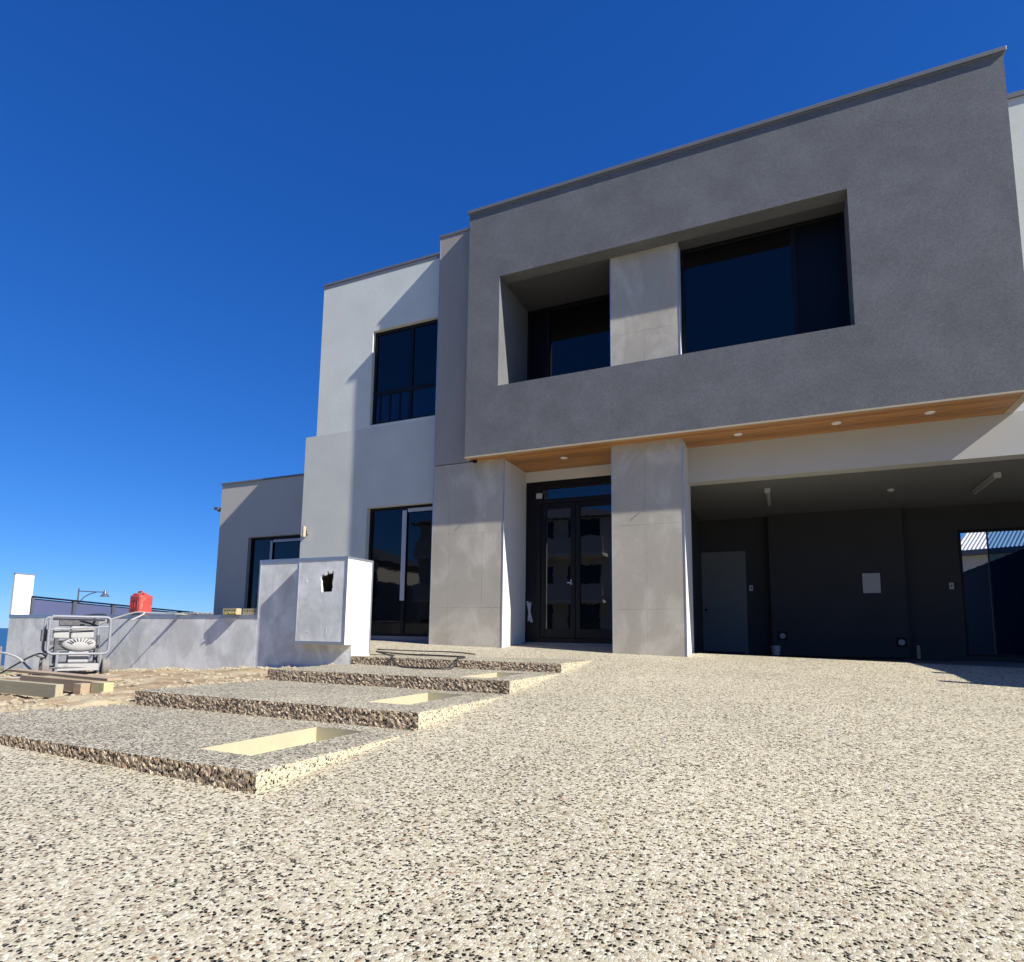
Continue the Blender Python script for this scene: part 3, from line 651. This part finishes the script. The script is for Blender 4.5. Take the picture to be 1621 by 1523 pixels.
# core to close the building behind the facade (rear and inner walls)
m = MB(); m.box(-9.0, 9, 11.6, 11.75, 2.72, 7.2); m.box(-14.5, -1.9, 16.8, 17.0, -1.0, 3.6); m.box(-9.0, 9, 15.5, 15.7, 2.7, 7.2) ; m.box(-9, 9, 11.75, 15.5, 6.9, 7.1); m.box(-9, 9, 11.6, 15.7, 2.705, 2.9)
m.box(-9.0, -8.8, 11.75, 15.5, 2.9, 6.9); m.box(8.8, 9, 11.75, 15.5, 2.9, 6.9); m.box(-1.9+.0, 9, 14.21, 15.7, 2.55, 2.70)
H_(m, 'rear_wall', m_light)

# side screen wall to the right (outside the frame, throws the stepped shadow)
sw = tag(empty('screen_fence', (4.2, 9, -.5)), 'rendered side screen with taller posts along the right of the driveway', 'wall')
for (y0, y1, zt_) in [(7.76, 7.86, 1.74), (8.56, 8.66, 1.74)]: MB().box(4.2, 4.3, y0, y1, -.8, zt_).build('post', m_light, sw)
for (y0, y1, za, zb_) in [(7.861, 8.559, 1.50, 1.58), (8.661, 10.06, 1.60, 2.06)]:
    MB().prism([(4.21, y0), (4.29, y0), (4.29, y1), (4.21, y1)], -.8, lambda x, y: za+(zb_-za)*(y-y0)/(y1-y0)).build('infill_panel', m_light, sw)

# ------------------------------------------------------------------ retaining wall + pillar
def plate_with_holes(mb, outer, holes, y, flip=False):
    """flat XZ plate at depth y, outer loop and hole loops as (x, z) lists"""
    bm = bmesh.new()
    for loop in [outer]+holes:
        vs = [bm.verts.new((p[0], y, p[1])) for p in loop]
        for i in range(len(vs)): bm.edges.new((vs[i], vs[(i+1) % len(vs)]))
    bmesh.ops.triangle_fill(bm, use_beauty=True, use_dissolve=False, edges=bm.edges[:], normal=(0, -1, 0))
    bm.verts.index_update()
    mb.add([v.co[:] for v in bm.verts], [tuple(v.index for v in f_.verts) for f_ in bm.faces]); bm.free()
rw = tag(empty('retaining_wall', (-10, 7.2, -.7)), 'low grey cement rendered wall stepping up to the letterbox pillar', 'wall')
YR_ = 7.09
m = MB(); m.box(-13.93, -7.331, YR_, YR_+.24, -1.3, .235); m.box(-7.331, -6.435, YR_, YR_+.24, -1.3, 1.075)
m.build('wall_body', m_wallr, rw, bevel=.006)
m = MB(); m.box(-13.94, -7.35, YR_-.006, YR_+.246, .236, .250); m.box(-13.94, -7.35, YR_-.005, YR_-.001, .195, .235)
m.box(-7.35, -7.325, YR_-.007, YR_+.246, .19, 1.09); m.box(-7.325, -6.436, YR_-.006, YR_+.246, 1.076, 1.092); m.box(-7.324, -6.436, YR_-.005, YR_-.001, 1.03, 1.075)
m.build('edge_trim', m_trim, rw)
ep = tag(empty('end_pillar', (-13.98, 7.25, .26)), 'bright white rendered end pillar standing on the left end of the low wall', 'pillar')
MB().box(-13.97, -13.90, 7.10, 7.45, .251, 1.06).build('pillar_shaft', m_white, ep, bevel=.008)
MB().box(-13.975, -13.893, 7.095, 7.455, 1.061, 1.08).build('cap_trim', m_trim, ep)

lb = tag(empty('letterbox_pillar', (-6, 7.2, -.42)), 'square grey cement letterbox pillar with metal edge trim and a broken hole', 'letterbox pillar')
x0, x1, z0, z1, yf, yb_ = -6.432, -5.53, -.17, 1.06, 6.925, 7.512
hole = [(-5.985, .80), (-5.95, .825), (-5.93, .80), (-5.895, .815), (-5.885, .865), (-5.86, .855), (-5.845, .82), (-5.82, .84), (-5.805, .83), (-5.80, .86), (-5.77, .862), (-5.772, .76), (-5.785, .70), (-5.775, .64), (-5.79, .57), (-5.97, .565), (-5.975, .62), (-5.99, .68), (-5.985, .72), (-6.0, .77)]
m = MB()
plate_with_holes(m, [(x0, z0), (x1, z0), (x1, z1), (x0, z1)], [hole], yf)
m.add([(x0, yf, z0), (x1, yf, z0), (x1, yf, z1), (x0, yf, z1), (x0, yb_, z0), (x1, yb_, z0), (x1, yb_, z1), (x0, yb_, z1)], [(1, 5, 6, 2), (4, 0, 3, 7), (3, 2, 6, 7), (0, 4, 5, 1), (5, 4, 7, 6)])
m.add([(x, yf, z) for x, z in hole]+[(x, yf+.035, z) for x, z in hole], [(i, (i+1) % len(hole), (i+1) % len(hole)+len(hole), i+len(hole)) for i in range(len(hole))])
# faces with +x normal take white render: their sunlit look put into the colour
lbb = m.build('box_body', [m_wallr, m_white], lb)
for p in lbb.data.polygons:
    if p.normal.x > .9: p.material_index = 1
m = MB()
cx0, cx1, cz0, cz1, cy0, cy1 = -6.04, -5.72, .52, .90, yf+.035, yf+.28
m.add([(cx0, cy0, cz0), (cx1, cy0, cz0), (cx1, cy0, cz1), (cx0, cy0, cz1), (cx0, cy1, cz0), (cx1, cy1, cz0), (cx1, cy1, cz1), (cx0, cy1, cz1)],
      [(0, 1, 5, 4), (1, 2, 6, 5), (2, 3, 7, 6), (3, 0, 4, 7), (4, 5, 6, 7)]); m.build('cavity', m_hole, lb)
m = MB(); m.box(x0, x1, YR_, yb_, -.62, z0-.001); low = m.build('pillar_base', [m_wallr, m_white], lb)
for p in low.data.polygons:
    if p.normal.x > .9: p.material_index = 1  # sunlit white put into the colour of the base's +x face
m = MB(); t = .042; e = .005
m.box(x0-.004, x1+.004, yf-e, yf-.0005, z1-t, z1+.004); m.box(x0-.004, x1+.004, yf-e, yf-.0005, z0-.004, z0+t)
m.box(x0-.004, x0+.03, yf-e-.001, yf-.0004, z0+t, z1-t); m.box(x1-.03, x1+.004, yf-e-.001, yf-.0004, z0+t, z1-t)
m.box(x0-.003, x1+.003, yf-.0003, yb_, z1+.0008, z1+.005)
m.box(x1+.0005, x1+.004, yb_-.03, yb_+.003, -.3, z1); m.box(x1+.0006, x1+.0045, yf, yb_-.031, z1-.028, z1)
m.build('edge_trim', m_trim, lb)
m = MB()   # plaster scars
for cx, cz, w_, h_, a in [(-5.86, .02, .012, .16, .1), (-6.2, -.0, .03, .03, .6), (-6.14, .33, .05, .012, -.3), (-6.25, .72, .016, .06, .4), (-5.90, .44, .02, .02, 0)]:
    n = 7; pts = [(cx+math.cos(2*math.pi*i/n+a)*w_*random.uniform(.5, 1), cz+math.sin(2*math.pi*i/n+a)*h_*.5*random.uniform(.6, 1)) for i in range(n)]
    m.add([(p[0], yf-.0022, p[1]) for p in pts]+[(p[0], yf, p[1]) for p in pts], [tuple(range(n))]+[(i, (i+1) % n, (i+1) % n+n, i+n) for i in range(n)])
m.build('plaster_scar', m_wallr, lb)

# things on the wall ------------------------------------------------------
TW = .2505
def jerry():
    t = tag(empty('jerry_can', (-10.23, 7.22, TW)), 'faded red plastic fuel can standing on top of the low grey wall', 'jerry can')
    x0, x1, y0, y1 = -10.385, -10.10, 7.10, 7.36
    m = MB().box(x0, x1, y0, y1, TW, TW+.35); m.build('body', m_red, t, bevel=.045, seg=3)
    m = MB(); m.box(x0+.04, x1-.12, y0+.03, y1-.03, TW+.349, TW+.372); m.build('shoulder', m_red, t, bevel=.012)
    m = MB(); m.tube([(x0+.05, (y0+y1)/2, TW+.365), (x0+.06, (y0+y1)/2, TW+.40), (x0+.15, (y0+y1)/2, TW+.405), (x0+.165, (y0+y1)/2, TW+.365)], .014, 8); m.build('handle', m_red, t, smooth=True)
    MB().cyl((x1-.06, (y0+y1)/2, TW+.345), (x1-.06, (y0+y1)/2, TW+.385), .032, .03, 16).build('cap', m_red, t)
    m = MB(); m.tube([(x1-.11, (y0+y1)/2-.04, TW+.37), (x1-.14, (y0+y1)/2-.05, TW+.40), (x1-.17, (y0+y1)/2-.05, TW+.41)], .004, 5); m.build('cord', m_hose, t)
    m = MB()      # moulded relief: ribs and a blank plate
    for a, b_, c_, d_ in [(x0+.05, x1-.05, TW+.24, TW+.25), (x0+.05, x0+.06, TW+.10, TW+.24), (x1-.06, x1-.05, TW+.10, TW+.24), (x0+.10, x0+.112, TW+.12, TW+.21), (x0+.15, x0+.162, TW+.12, TW+.21), (x0+.10, x0+.162, TW+.2101, TW+.222), (x0+.05, x1-.05, TW+.09, TW+.10)]:
        m.box(a, b_, y0-.005, y0+.002, c_, d_)
    m.tube([(x0+.06, y0, TW+.035), (x0+.10, y0, TW+.07), (x1-.10, y0, TW+.07), (x1-.06, y0, TW+.035)], .005, 6)
    m.build('moulded_rib', m_red, t)
jerry()
def brick(x, y, z, lab, mat):
    t = tag(empty('cored_brick', (x, y, z)), lab, 'brick', 'cored bricks on the low wall')
    w, dd, h = .29, .10, .095; holes = []
    for i in range(5):
        cx = x+.04+i*.052
        holes.append([(cx+(.017)*math.cos(a*math.pi/5), z+.058+.017*math.sin(a*math.pi/5)) for a in range(10)])
    m = MB(); plate_with_holes(m, [(x, z), (x+w, z), (x+w, z+h), (x, z+h)], holes, y)
    m.add([(x, y, z), (x+w, y, z), (x+w, y, z+h), (x, y, z+h), (x, y+dd, z), (x+w, y+dd, z), (x+w, y+dd, z+h), (x, y+dd, z+h)], [(1, 5, 6, 2), (4, 0, 3, 7), (3, 2, 6, 7), (0, 4, 5, 1)])
    for h_ in holes:
        n = 10; m.add([(a, y, b) for a, b in h_]+[(a, y+.06, b) for a, b in h_], [(i, (i+1) % n, (i+1) % n+n, i+n) for i in range(n)]+[tuple(range(n, 2*n))])
    m.build('brick_body', mat, t)
    MB().box(x+.01, x+w-.01, y+dd-.004, y+dd-.001, z+.01, z+h-.01).build('brick_back', m_hole, t)
brick(-7.97, 6.99, TW, 'cream cored brick jutting over the front edge of the low wall', m_brick)
brick(-7.66, 7.10, TW, 'cream cored brick against the pillar end of the low wall', m_brick)
m = MB()
pts = []
for i in range(9): pts.append((-7.92+i*.03, 6.978+random.uniform(-.006, .006), TW+.022+random.uniform(-.012, .012)+(-.02 if i < 3 else 0)))
m.tube(pts, .011, 7, 4); tag(m.build('rag', m_yellow, smooth=True), 'crumpled yellow rag hanging under the jutting brick', 'rag')
m = MB()      # lath, its shadow runs down the wall: broad board then a thin rod
m.box(-9.08, -9.0, 6.96, 7.30, TW+.001, TW+.010); tag(m.build('timber_lath', m_pine), 'short flat lath lying across the low wall', 'lath')
m = MB().cyl((-9.03, 6.83, TW+.020), (-9.03, 7.28, TW+.020), .009, .009, 8); tag(m.build('steel_rod', m_trim), 'thin rod lying on the lath and sticking out from the wall', 'rod')
m = MB()
m.tube([(-10.12, 7.12, TW+.028), (-9.9, 7.14, TW+.03), (-9.4, 7.22, TW+.018), (-8.75, 7.24, TW+.018)], .016, 8); tag(m.build('pvc_pipe', m_whose, smooth=True), 'white pipe lying along the wall top right of the red can', 'pipe')
m = MB()
for i in range(26): lump(m, (-8.72+random.gauss(0, .16), 7.18+random.gauss(0, .04), TW+.02), random.uniform(.025, .05), .6)
tag(m.build('mortar_crumbs', m_crumb), 'pile of grey mortar crumbs on the wall top', 'mortar', kind='stuff')

# fence behind the wall
fc = tag(empty('glazed_fence', (-13.95, 9.5, -.9)), 'blue grey panelled fence with dark posts running away behind the low wall', 'fence')
yy = [7.46, 8.30, 9.16, 10.02, 10.88, 11.74, 12.35]
ftop = lambda y: .632-.045*(y-7.43)
for i, y in enumerate(yy):
    MB().box(-13.98, -13.90, y-.035, y+.035, -1.2, ftop(y)-.02).build('post', m_lamp, fc)
    if i < len(yy)-1:
        y2 = yy[i+1]; 
        m = MB(); vs = [(X, Y, Z) for X in (-13.955, -13.945) for (Y, Z) in ((y+.036, -.9), (y2-.036, -.9), (y2-.036, ftop(y2)-.035), (y+.036, ftop(y)-.035))]
        m.add(vs, [(3, 2, 1, 0), (4, 5, 6, 7), (0, 1, 5, 4), (1, 2, 6, 5), (2, 3, 7, 6), (3, 0, 4, 7)]); m.build('panel', m_fence, fc)
m = MB(); a, b = yy[0]-.03, yy[-1]+.03
m.add([(X, Y, Z) for X in (-13.985, -13.895) for (Y, Z) in ((a, ftop(a)-.019), (b, ftop(b)-.019), (b, ftop(b)+.012), (a, ftop(a)+.012))], [(3, 2, 1, 0), (4, 5, 6, 7), (0, 1, 5, 4), (1, 2, 6, 5), (2, 3, 7, 6), (3, 0, 4, 7)])
m.build('top_rail', m_rail, fc)

# street lamp far down the hill
LX, LY = -66.6, 40
lamp = tag(empty('street_lamp', (LX, LY, TZ(LX, LY))), 'dark bell shaped street lamp on a curved bracket arm against the sky', 'street lamp')
MB().cyl((LX, LY, TZ(LX, LY)), (LX, LY, 4.15), .14, .07, 10).build('pole', m_lamp, lamp)
ax = Vector((.906, .424, 0)); P0 = Vector((LX, LY, 0)); k_ = .58
m = MB(); m.tube([P0+Vector((0, 0, 3.85)), P0+ax*2.7*k_+Vector((0, 0, 3.80)), P0+ax*4.6*k_+Vector((0, 0, 3.77))], .05, 7); m.tube([P0+Vector((0, 0, 2.3)), P0+ax*.7*k_+Vector((0, 0, 3.0)), P0+ax*1.8*k_+Vector((0, 0, 3.5)), P0+ax*3.2*k_+Vector((0, 0, 3.76))], .05, 7); m.build('bracket_arm', m_lamp, lamp, smooth=True)
m = MB(); q = P0+ax*4.75*k_
m.cyl(q+Vector((0, 0, 3.62)), q+Vector((0, 0, 3.98)), .20, .10, 14); m.cyl(q+Vector((0, 0, 3.36)), q+Vector((0, 0, 3.62)), .42, .21, 14); m.cyl(q+Vector((0, 0, 3.31)), q+Vector((0, 0, 3.36)), .45, .42, 14); m.build('lamp_shade', m_lamp, lamp)

# ------------------------------------------------------------------ machine
def machine():
    t = tag(empty('petrol_pump', (-10.31, 6.2, -.765), math.atan2(.89, .46)), 'cement splashed petrol engine unit in a tubular frame on four rubber wheels', 'engine unit')
    B = lambda mb, n, mat, p=None, **k: mb.build(n, mat, p or t, local=True, **k)
    # local: +x = right as seen, +y = away, z up
    def hoop(y, x0, x1, z0, z1, r=.022, cr=.07):
        pts = []
        for (cx, cz, a0) in ((x1-cr, z1-cr, 0), (x0+cr, z1-cr, 90), (x0+cr, z0+cr, 180), (x1-cr, z0+cr, 270)):
            for k in range(5): a = R(a0+k*22.5); pts.append((cx+cr*math.cos(a), y, cz+cr*math.sin(a)))
        return MB().tube(pts, r, 8, 1, closed=True)
    B(hoop(.02, -.34, .48, .36, .95), 'front_hoop', m_tubem, smooth=True)
    B(hoop(.55, -.38, .36, .36, .94), 'rear_hoop', m_tubem, smooth=True)
    m = MB()
    for x in (-.30, .30): m.tube([(x, .02, .955), (x, .30, .96), (x, .55, .945)], .018, 8, 3)
    for z in (.905, .955): m.cyl((-.30, .10, z), (.40, .10, z), .016, .016, 8)
    m.cyl((-.34, .03, .74), (.48, .03, .80), .013, .013, 8)
    B(m, 'top_rail', m_tubem)
    m = MB()
    for x in (-.205, .375): m.cyl((x, .02, .06), (x, .02, .40), .020, .020, 8); m.cyl((x, .55, .06), (x, .55, .40), .02, .02, 8)
    m.cyl((-.205, .02, .08), (-.205, .55, .08), .018, .018, 8); m.cyl((.375, .02, .08), (.375, .55, .08), .018, .018, 8)
    B(m, 'lower_frame', m_tubem)
    B(MB().box(-.19, .36, .0, .03, .095, .205), 'front_plate', m_dust, bevel=.006)
    B(MB().box(-.24, .40, .05, .55, .19, .215), 'deck', m_engine)
    # engine
    B(MB().box(-.06, .22, .10, .42, .215, .40), 'crankcase', m_dust, bevel=.02)
    m = MB(); n = 22   # domed fan shroud facing front
    ring = lambda r, y, zc=.50: [(.09+r*1.35*math.cos(2*math.pi*i/n), y, zc+r*.62*math.sin(2*math.pi*i/n)) for i in range(n)]
    prof = [(.19, .30), (.19, .15), (.175, .10), (.14, .07), (.06, .055)]
    vs = []; 
    for r, y in prof: vs += ring(r, y)
    fs = [(k*n+i, k*n+(i+1) % n, (k+1)*n+(i+1) % n, (k+1)*n+i) for k in range(len(prof)-1) for i in range(n)]+[tuple((len(prof)-1)*n+i for i in range(n))]
    m.add(vs, fs); sh = B(m, 'fan_shroud', m_dust, smooth=True)
    m = MB()
    for i in range(9):
        a = R(25+i*16); x, z = .09+.15*1.3*math.cos(a), .49+.12*math.sin(a)*1.0; x2, z2 = .09+.09*1.3*math.cos(a), .49+.07*math.sin(a)
        m.cyl((x, .068, z), (x2, .048, z2), .0075, .0075, 6)
    B(m, 'vent_slot', m_engine, sh)
    tk = B(MB().box(-.05, .27, .10, .38, .60, .72), 'fuel_tank', m_dust, bevel=.025); B(MB().box(-.055, .275, .095, .385, .721, .80), 'tank_top', m_dust, tk, bevel=.03)
    B(MB().cyl((.10, .2, .80), (.10, .2, .835), .035, .03, 12), 'filler_cap', m_engine, tk)
    B(MB().box(-.28, -.07, .08, .32, .60, .77), 'air_filter_box', m_dust, bevel=.02)
    B(MB().box(-.43, -.31, .15, .40, .55, .74), 'exhaust_box', m_engine, bevel=.01)
    m = MB()
    for i in range(7): m.box(-.20, .25, .12+i*.0, .36, .415+i*.024, .424+i*.024)
    B(m, 'cooling_fins', m_engine)
    m = MB(); m.box(-.25, -.20, .1, .4, .215, .60); m.box(.30, .35, .12, .35, .215, .55); m.cyl((.33, .08, .50), (.33, .08, .66), .03, .02, 10); m.box(-.30, -.10, .14, .3, .50, .56)
    B(m, 'side_brackets', m_engine)
    m = MB(); m.box(-.20, .34, .30, .50, .80, .90); B(m, 'rear_guard', m_engine)
    m = MB(); m.tube([(.1, .2, .97), (.3, .1, 1.0), (.42, .05, .98), (.44, .04, .85)], .012, 7); m.tube([(-.1, .3, .55), (-.3, .2, .42), (-.36, .1, .3), (-.5, .1, .35)], .012, 7); B(m, 'fuel_line', m_hose, smooth=True)
    # wheels
    def wheel(x, y, r, w):
        m = MB(); n = 28; pr = [(-w/2, r*.55), (-w/2, r*.88), (-w*.38, r*.98), (-w*.2, r), (-.008, r), (0, r*.96), (.008, r), (w*.2, r), (w*.38, r*.98), (w/2, r*.88), (w/2, r*.55)]
        vs = []
        for a, q in pr: vs += [(x+a, y+q*math.cos(2*math.pi*i/n), r+q*math.sin(2*math.pi*i/n)) for i in range(n)]
        m.add(vs, [(k*n+i, (k+1)*n+i, (k+1)*n+(i+1) % n, k*n+(i+1) % n) for k in range(len(pr)-1) for i in range(n)])
        tr = B(m, 'wheel', m_rubber, smooth=True)
        B(MB().cyl((x-w*.4, y, r), (x+w*.4, y, r), r*.56, r*.56, 20), 'rim', m_dust, tr)
    wheel(-.345, .0, .145, .10); wheel(.455, .02, .145, .11); wheel(-.36, .55, .14, .09); wheel(.40, .55, .14, .09)
    m = MB(); m.cyl((-.34, .0, .145), (.45, .02, .145), .014, .014, 8); m.cyl((-.36, .55, .14), (.40, .55, .14), .014, .014, 8); B(m, 'axle', m_engine)
machine()
def ground_pts(pts, dz): return [(x, y, dirt_z(x, y)+dz if z is None else z) for x, y, z in pts]
m = MB(); m.tube([(-10.0, 6.9, .15), (-9.95, 7.06, .24), (-9.98, 7.12, .285), (-10.1, 7.2, .27)], .014, 8)
m.tube([(-10.75, 6.7, .0), (-10.55, 6.82, .12), (-10.35, 6.98, .22), (-10.15, 7.08, .285), (-9.98, 7.12, .285)], .016, 8)
tag(m.build('white_hose', m_whose, smooth=True), 'white hose looping from the engine unit over the top of the wall', 'hose')
m = MB(); m.tube(ground_pts([(-12.9, 5.9, None), (-12.2, 6.0, -.46), (-11.75, 6.1, -.47), (-11.45, 6.15, -.62), (-11.2, 6.1, None), (-11.5, 5.6, None), (-12.4, 5.3, None)], .015), .018, 8)
m.tube(ground_pts([(-13, 5.5, None), (-12, 5.7, None), (-11.2, 5.6, None), (-10.8, 5.8, None)], .018), .016, 8)
tag(m.build('white_hose', m_whose, smooth=True), 'white hose looped on the sandy dirt left of the engine unit', 'hose')
m = MB(); m.tube(ground_pts([(-10.85, 6.1, -.45), (-11.1, 6.15, -.42), (-11.5, 6.2, -.50), (-11.9, 6.25, -.62), (-12.3, 6.1, None), (-13, 6.0, None)], .015), .014, 7)
tag(m.build('black_cable', m_hose, smooth=True), 'black cable sagging left from the engine unit to the dirt', 'cable')
# red barrier and stake at the left edge
bx, by = -14.55, 7.2; bz = TZ(bx, by)
t = tag(empty('safety_barrier', (bx-.4, by+.2, bz)), 'red and white barrier block beyond the left end of the wall', 'barrier')
MB().box(bx-.9, bx-.28, by, by+.3, bz, -.72).build('barrier_body', m_red, t, bevel=.03); MB().box(bx-.72, bx-.45, by+.05, by+.25, -.715, -.6).build('barrier_top', m_plastic, t, bevel=.03)
m = MB(); m.cyl((-14.18, 7.15, -1.1), (-14.02, 7.05, -.38), .016, .014, 7); tag(m.build('survey_stake', m_pine2), 'thin brown stake leaning on the left end of the wall', 'stake')

# timber on the dirt
def beam(p, q, w, h, z, mat, label, name='timber_beam', endmat=None):
    p, q = Vector(p), Vector(q); d_ = (q-p).normalized(); n = Vector((-d_.y, d_.x))*w
    m = MB(); a, b, c_, e_ = p, q, q+n, p+n
    m.prism([(v.x, v.y) for v in (a, b, c_, e_)], z, z+h)
    o = m.build(name, [mat, endmat or mat], bevel=.003, seg=1)
    for f_ in o.data.polygons:
        if abs(f_.normal.dot(Vector((d_.x, d_.y, 0)))) > .9: f_.material_index = 1
    return tag(o, label, 'timber', 'offcut timbers on the dirt')
z_ = -.70
beam((-9.4, 3.95), (-6.66, 3.87), .075, .135, z_+.0, m_pine, 'long pale pine beam nearest the steps, cut off by the left edge')
beam((-8.1, 4.30), (-6.45, 4.18), .09, .125, z_+.025, m_pine2, 'brown board lying behind the long pine beam')
beam((-6.50, 4.12), (-6.28, 4.11), .10, .125, z_+.03, m_mdf, 'short yellow pine block at the right end of the timbers', 'timber_block', m_mdf)
beam((-6.64, 4.03), (-6.52, 4.03), .10, .12, z_+.02, m_pine2, 'red brown timber block beside the yellow one', 'timber_block')
beam((-9.2, 4.72), (-6.75, 4.45), .16, .03, z_+.13, m_pine2, 'flat pinkish brown plank laid over the timbers')
beam((-8.9, 5.0), (-7.55, 5.2), .09, .04, z_+.03, m_pine, 'thin pale batten at the back of the timbers')

# black hose on the steps
m = MB()
m.tube([(-5.50, 7.62, -.27), (-5.1, 7.85, -.305), (-4.6, 7.78, -.305), (-4.1, 7.62, -.305), (-3.96, 7.52, -.306), (-3.90, 7.25, -.306), (-3.84, 7.09, -.305), (-3.80, 6.98, -.36), (-3.80, 6.84, -.421), (-3.92, 6.72, -.421), (-4.10, 6.69, -.421), (-4.35, 6.73, -.421), (-4.62, 6.92, -.42), (-4.78, 7.04, -.36), (-4.88, 7.13, -.306), (-5.0, 7.35, -.306), (-5.25, 7.55, -.306), (-5.5, 7.7, -.28)], .012, 8)
tag(m.build('black_hose', m_hose, smooth=True), 'thin black hose looping over the edge of the topmost step', 'hose')
m = MB(); m.tube([(-5.51, 7.66, -.24), (-5.0, 8.1, -.26), (-4.6, 8.35, -.27), (-4.2, 8.3, -.29)], .010, 7)
tag(m.build('cord', m_hose, smooth=True), 'thin dark cord lying near the house beside the pillar', 'cord')
# bucket at the garage back
bk = tag(empty('bucket', (-.2, 13.45, GZ+.02)), 'small pale bucket in the shade at the back of the garage', 'bucket')
MB().cyl((-.2, 13.45, GZ+.021), (-.2, 13.45, GZ+.19), .07, .09, 20).build('pail', m_greyplastic, bk, smooth=False); MB().cyl((-.2, 13.45, GZ+.19), (-.2, 13.45, GZ+.205), .096, .096, 20).build('rim', m_plastic, bk)
o = MB().box(2.15, 2.20, 13.6, 13.65, GZ+.02, GZ+.26); tag(o.build('offcut_stick', m_pine), 'short pale offcut standing in the garage recess', 'offcut')

# ------------------------------------------------------------------ neighbours
m_nw = M('neighbour_wall', (.50, .48, .44), .85, var=.05); m_nroof = M('grey_roof', (.10, .105, .12), .5); 
# seen through the garage rear door
nh = tag(empty('neighbour_house', (4.95, 23.9, -.5), R(-24)), 'neighbour house with a white corrugated roof seen through the garage rear door', 'house')
MB().box(4.96, 14, 24.0, 32, -.8, 2.715).build('wall', m_nw, nh)
m = MB(); n = 90; x0, x1 = 4.95, 14.4; vs = []
for (y, z) in ((23.8, 2.86), (28.2, 4.9)):
    for i in range(n*4+1): vs.append((x0+(x1-x0)*i/(n*4), y, z+[0, 0, .03, .03][i % 4]))
k = n*4+1; m.add(vs, [(i, i+1, k+i+1, k+i) for i in range(k-1)]); m.add([(x0, 28.2, 4.9), (x1, 28.2, 4.9), (x1, 32.4, 2.86), (x0, 32.4, 2.86)], [(0, 1, 2, 3)])
rf = m.build('roof', m_roofw, nh)
MB().box(4.95, 14.4, 23.68, 23.8, 2.72, 2.86).build('gutter', m_nroof, rf)
MB().box(4.95, 14.4, 23.8, 24.3, 2.74, 2.76).build('eave', m_plastic, rf)
bf = tag(empty('boundary_fence', (4.6, 19, -.5)), 'dark boundary fence behind the garage', 'fence')
for i in range(10): MB().box(4.55, 4.60, 15.8+i*.8, 16.58+i*.8, -.8, 1.95).build('fence_panel', m_rail, bf)
for i in range(11): MB().box(4.555, 4.61, 15.74+i*.8, 15.78+i*.8, -.8, 1.97).build('post', m_rail, bf)
# across the street, behind the camera: seen mirrored in the glass
def far_house(x, y, w, dpt, h, lab, mw, balc):
    t = tag(empty('opposite_house', (x+w/2, y-dpt/2, -1.3)), lab, 'house')
    MB().box(x, x+w, y-dpt, y, -1.5, h).build('wall', mw, t)
    r = MB(); c = ((x+w/2), (y-dpt/2)); o_ = .6
    P4 = [(x-o_, y-dpt-o_, h+.01), (x+w+o_, y-dpt-o_, h+.01), (x+w+o_, y+o_, h+.01), (x-o_, y+o_, h+.01)]
    r.add(P4+[(x+w*.3, c[1], h+1.9), (x+w*.7, c[1], h+1.9)], [(3, 2, 1, 0), (0, 1, 5, 4), (1, 2, 5), (2, 3, 4, 5), (3, 0, 4)]); r.build('roof', m_nroof, t)
    for zz in balc:
        b_ = MB().box(x+.5, x+w-.5, y, y+1.4, zz-.18, zz).build('balcony', m_white, t)
        MB().box(x+.5, x+w-.5, y+1.36, y+1.4, zz+.01, zz+.95).build('balustrade', m_plastic, b_)
    for zz in [0.0]+[b+.0 for b in balc]:
        for i in range(int(w/3)):
            xx = x+1+i*3
            MB().box(xx, xx+2, y-.02, y+.03, zz+.2, zz+2.2).build('window', m_glass, t)
far_house(-22, -15, 13, 10, 7.2, 'two storey white balconied house across the street', m_nw, (2.1, 4.9))
far_house(-5, -16, 13, 10, 6.2, 'second cream house across the street', m_nw, (2.3,))
far_house(-42, -17, 15, 10, 5.2, 'third pale house across the street to the west', m_nw, (2.2,))
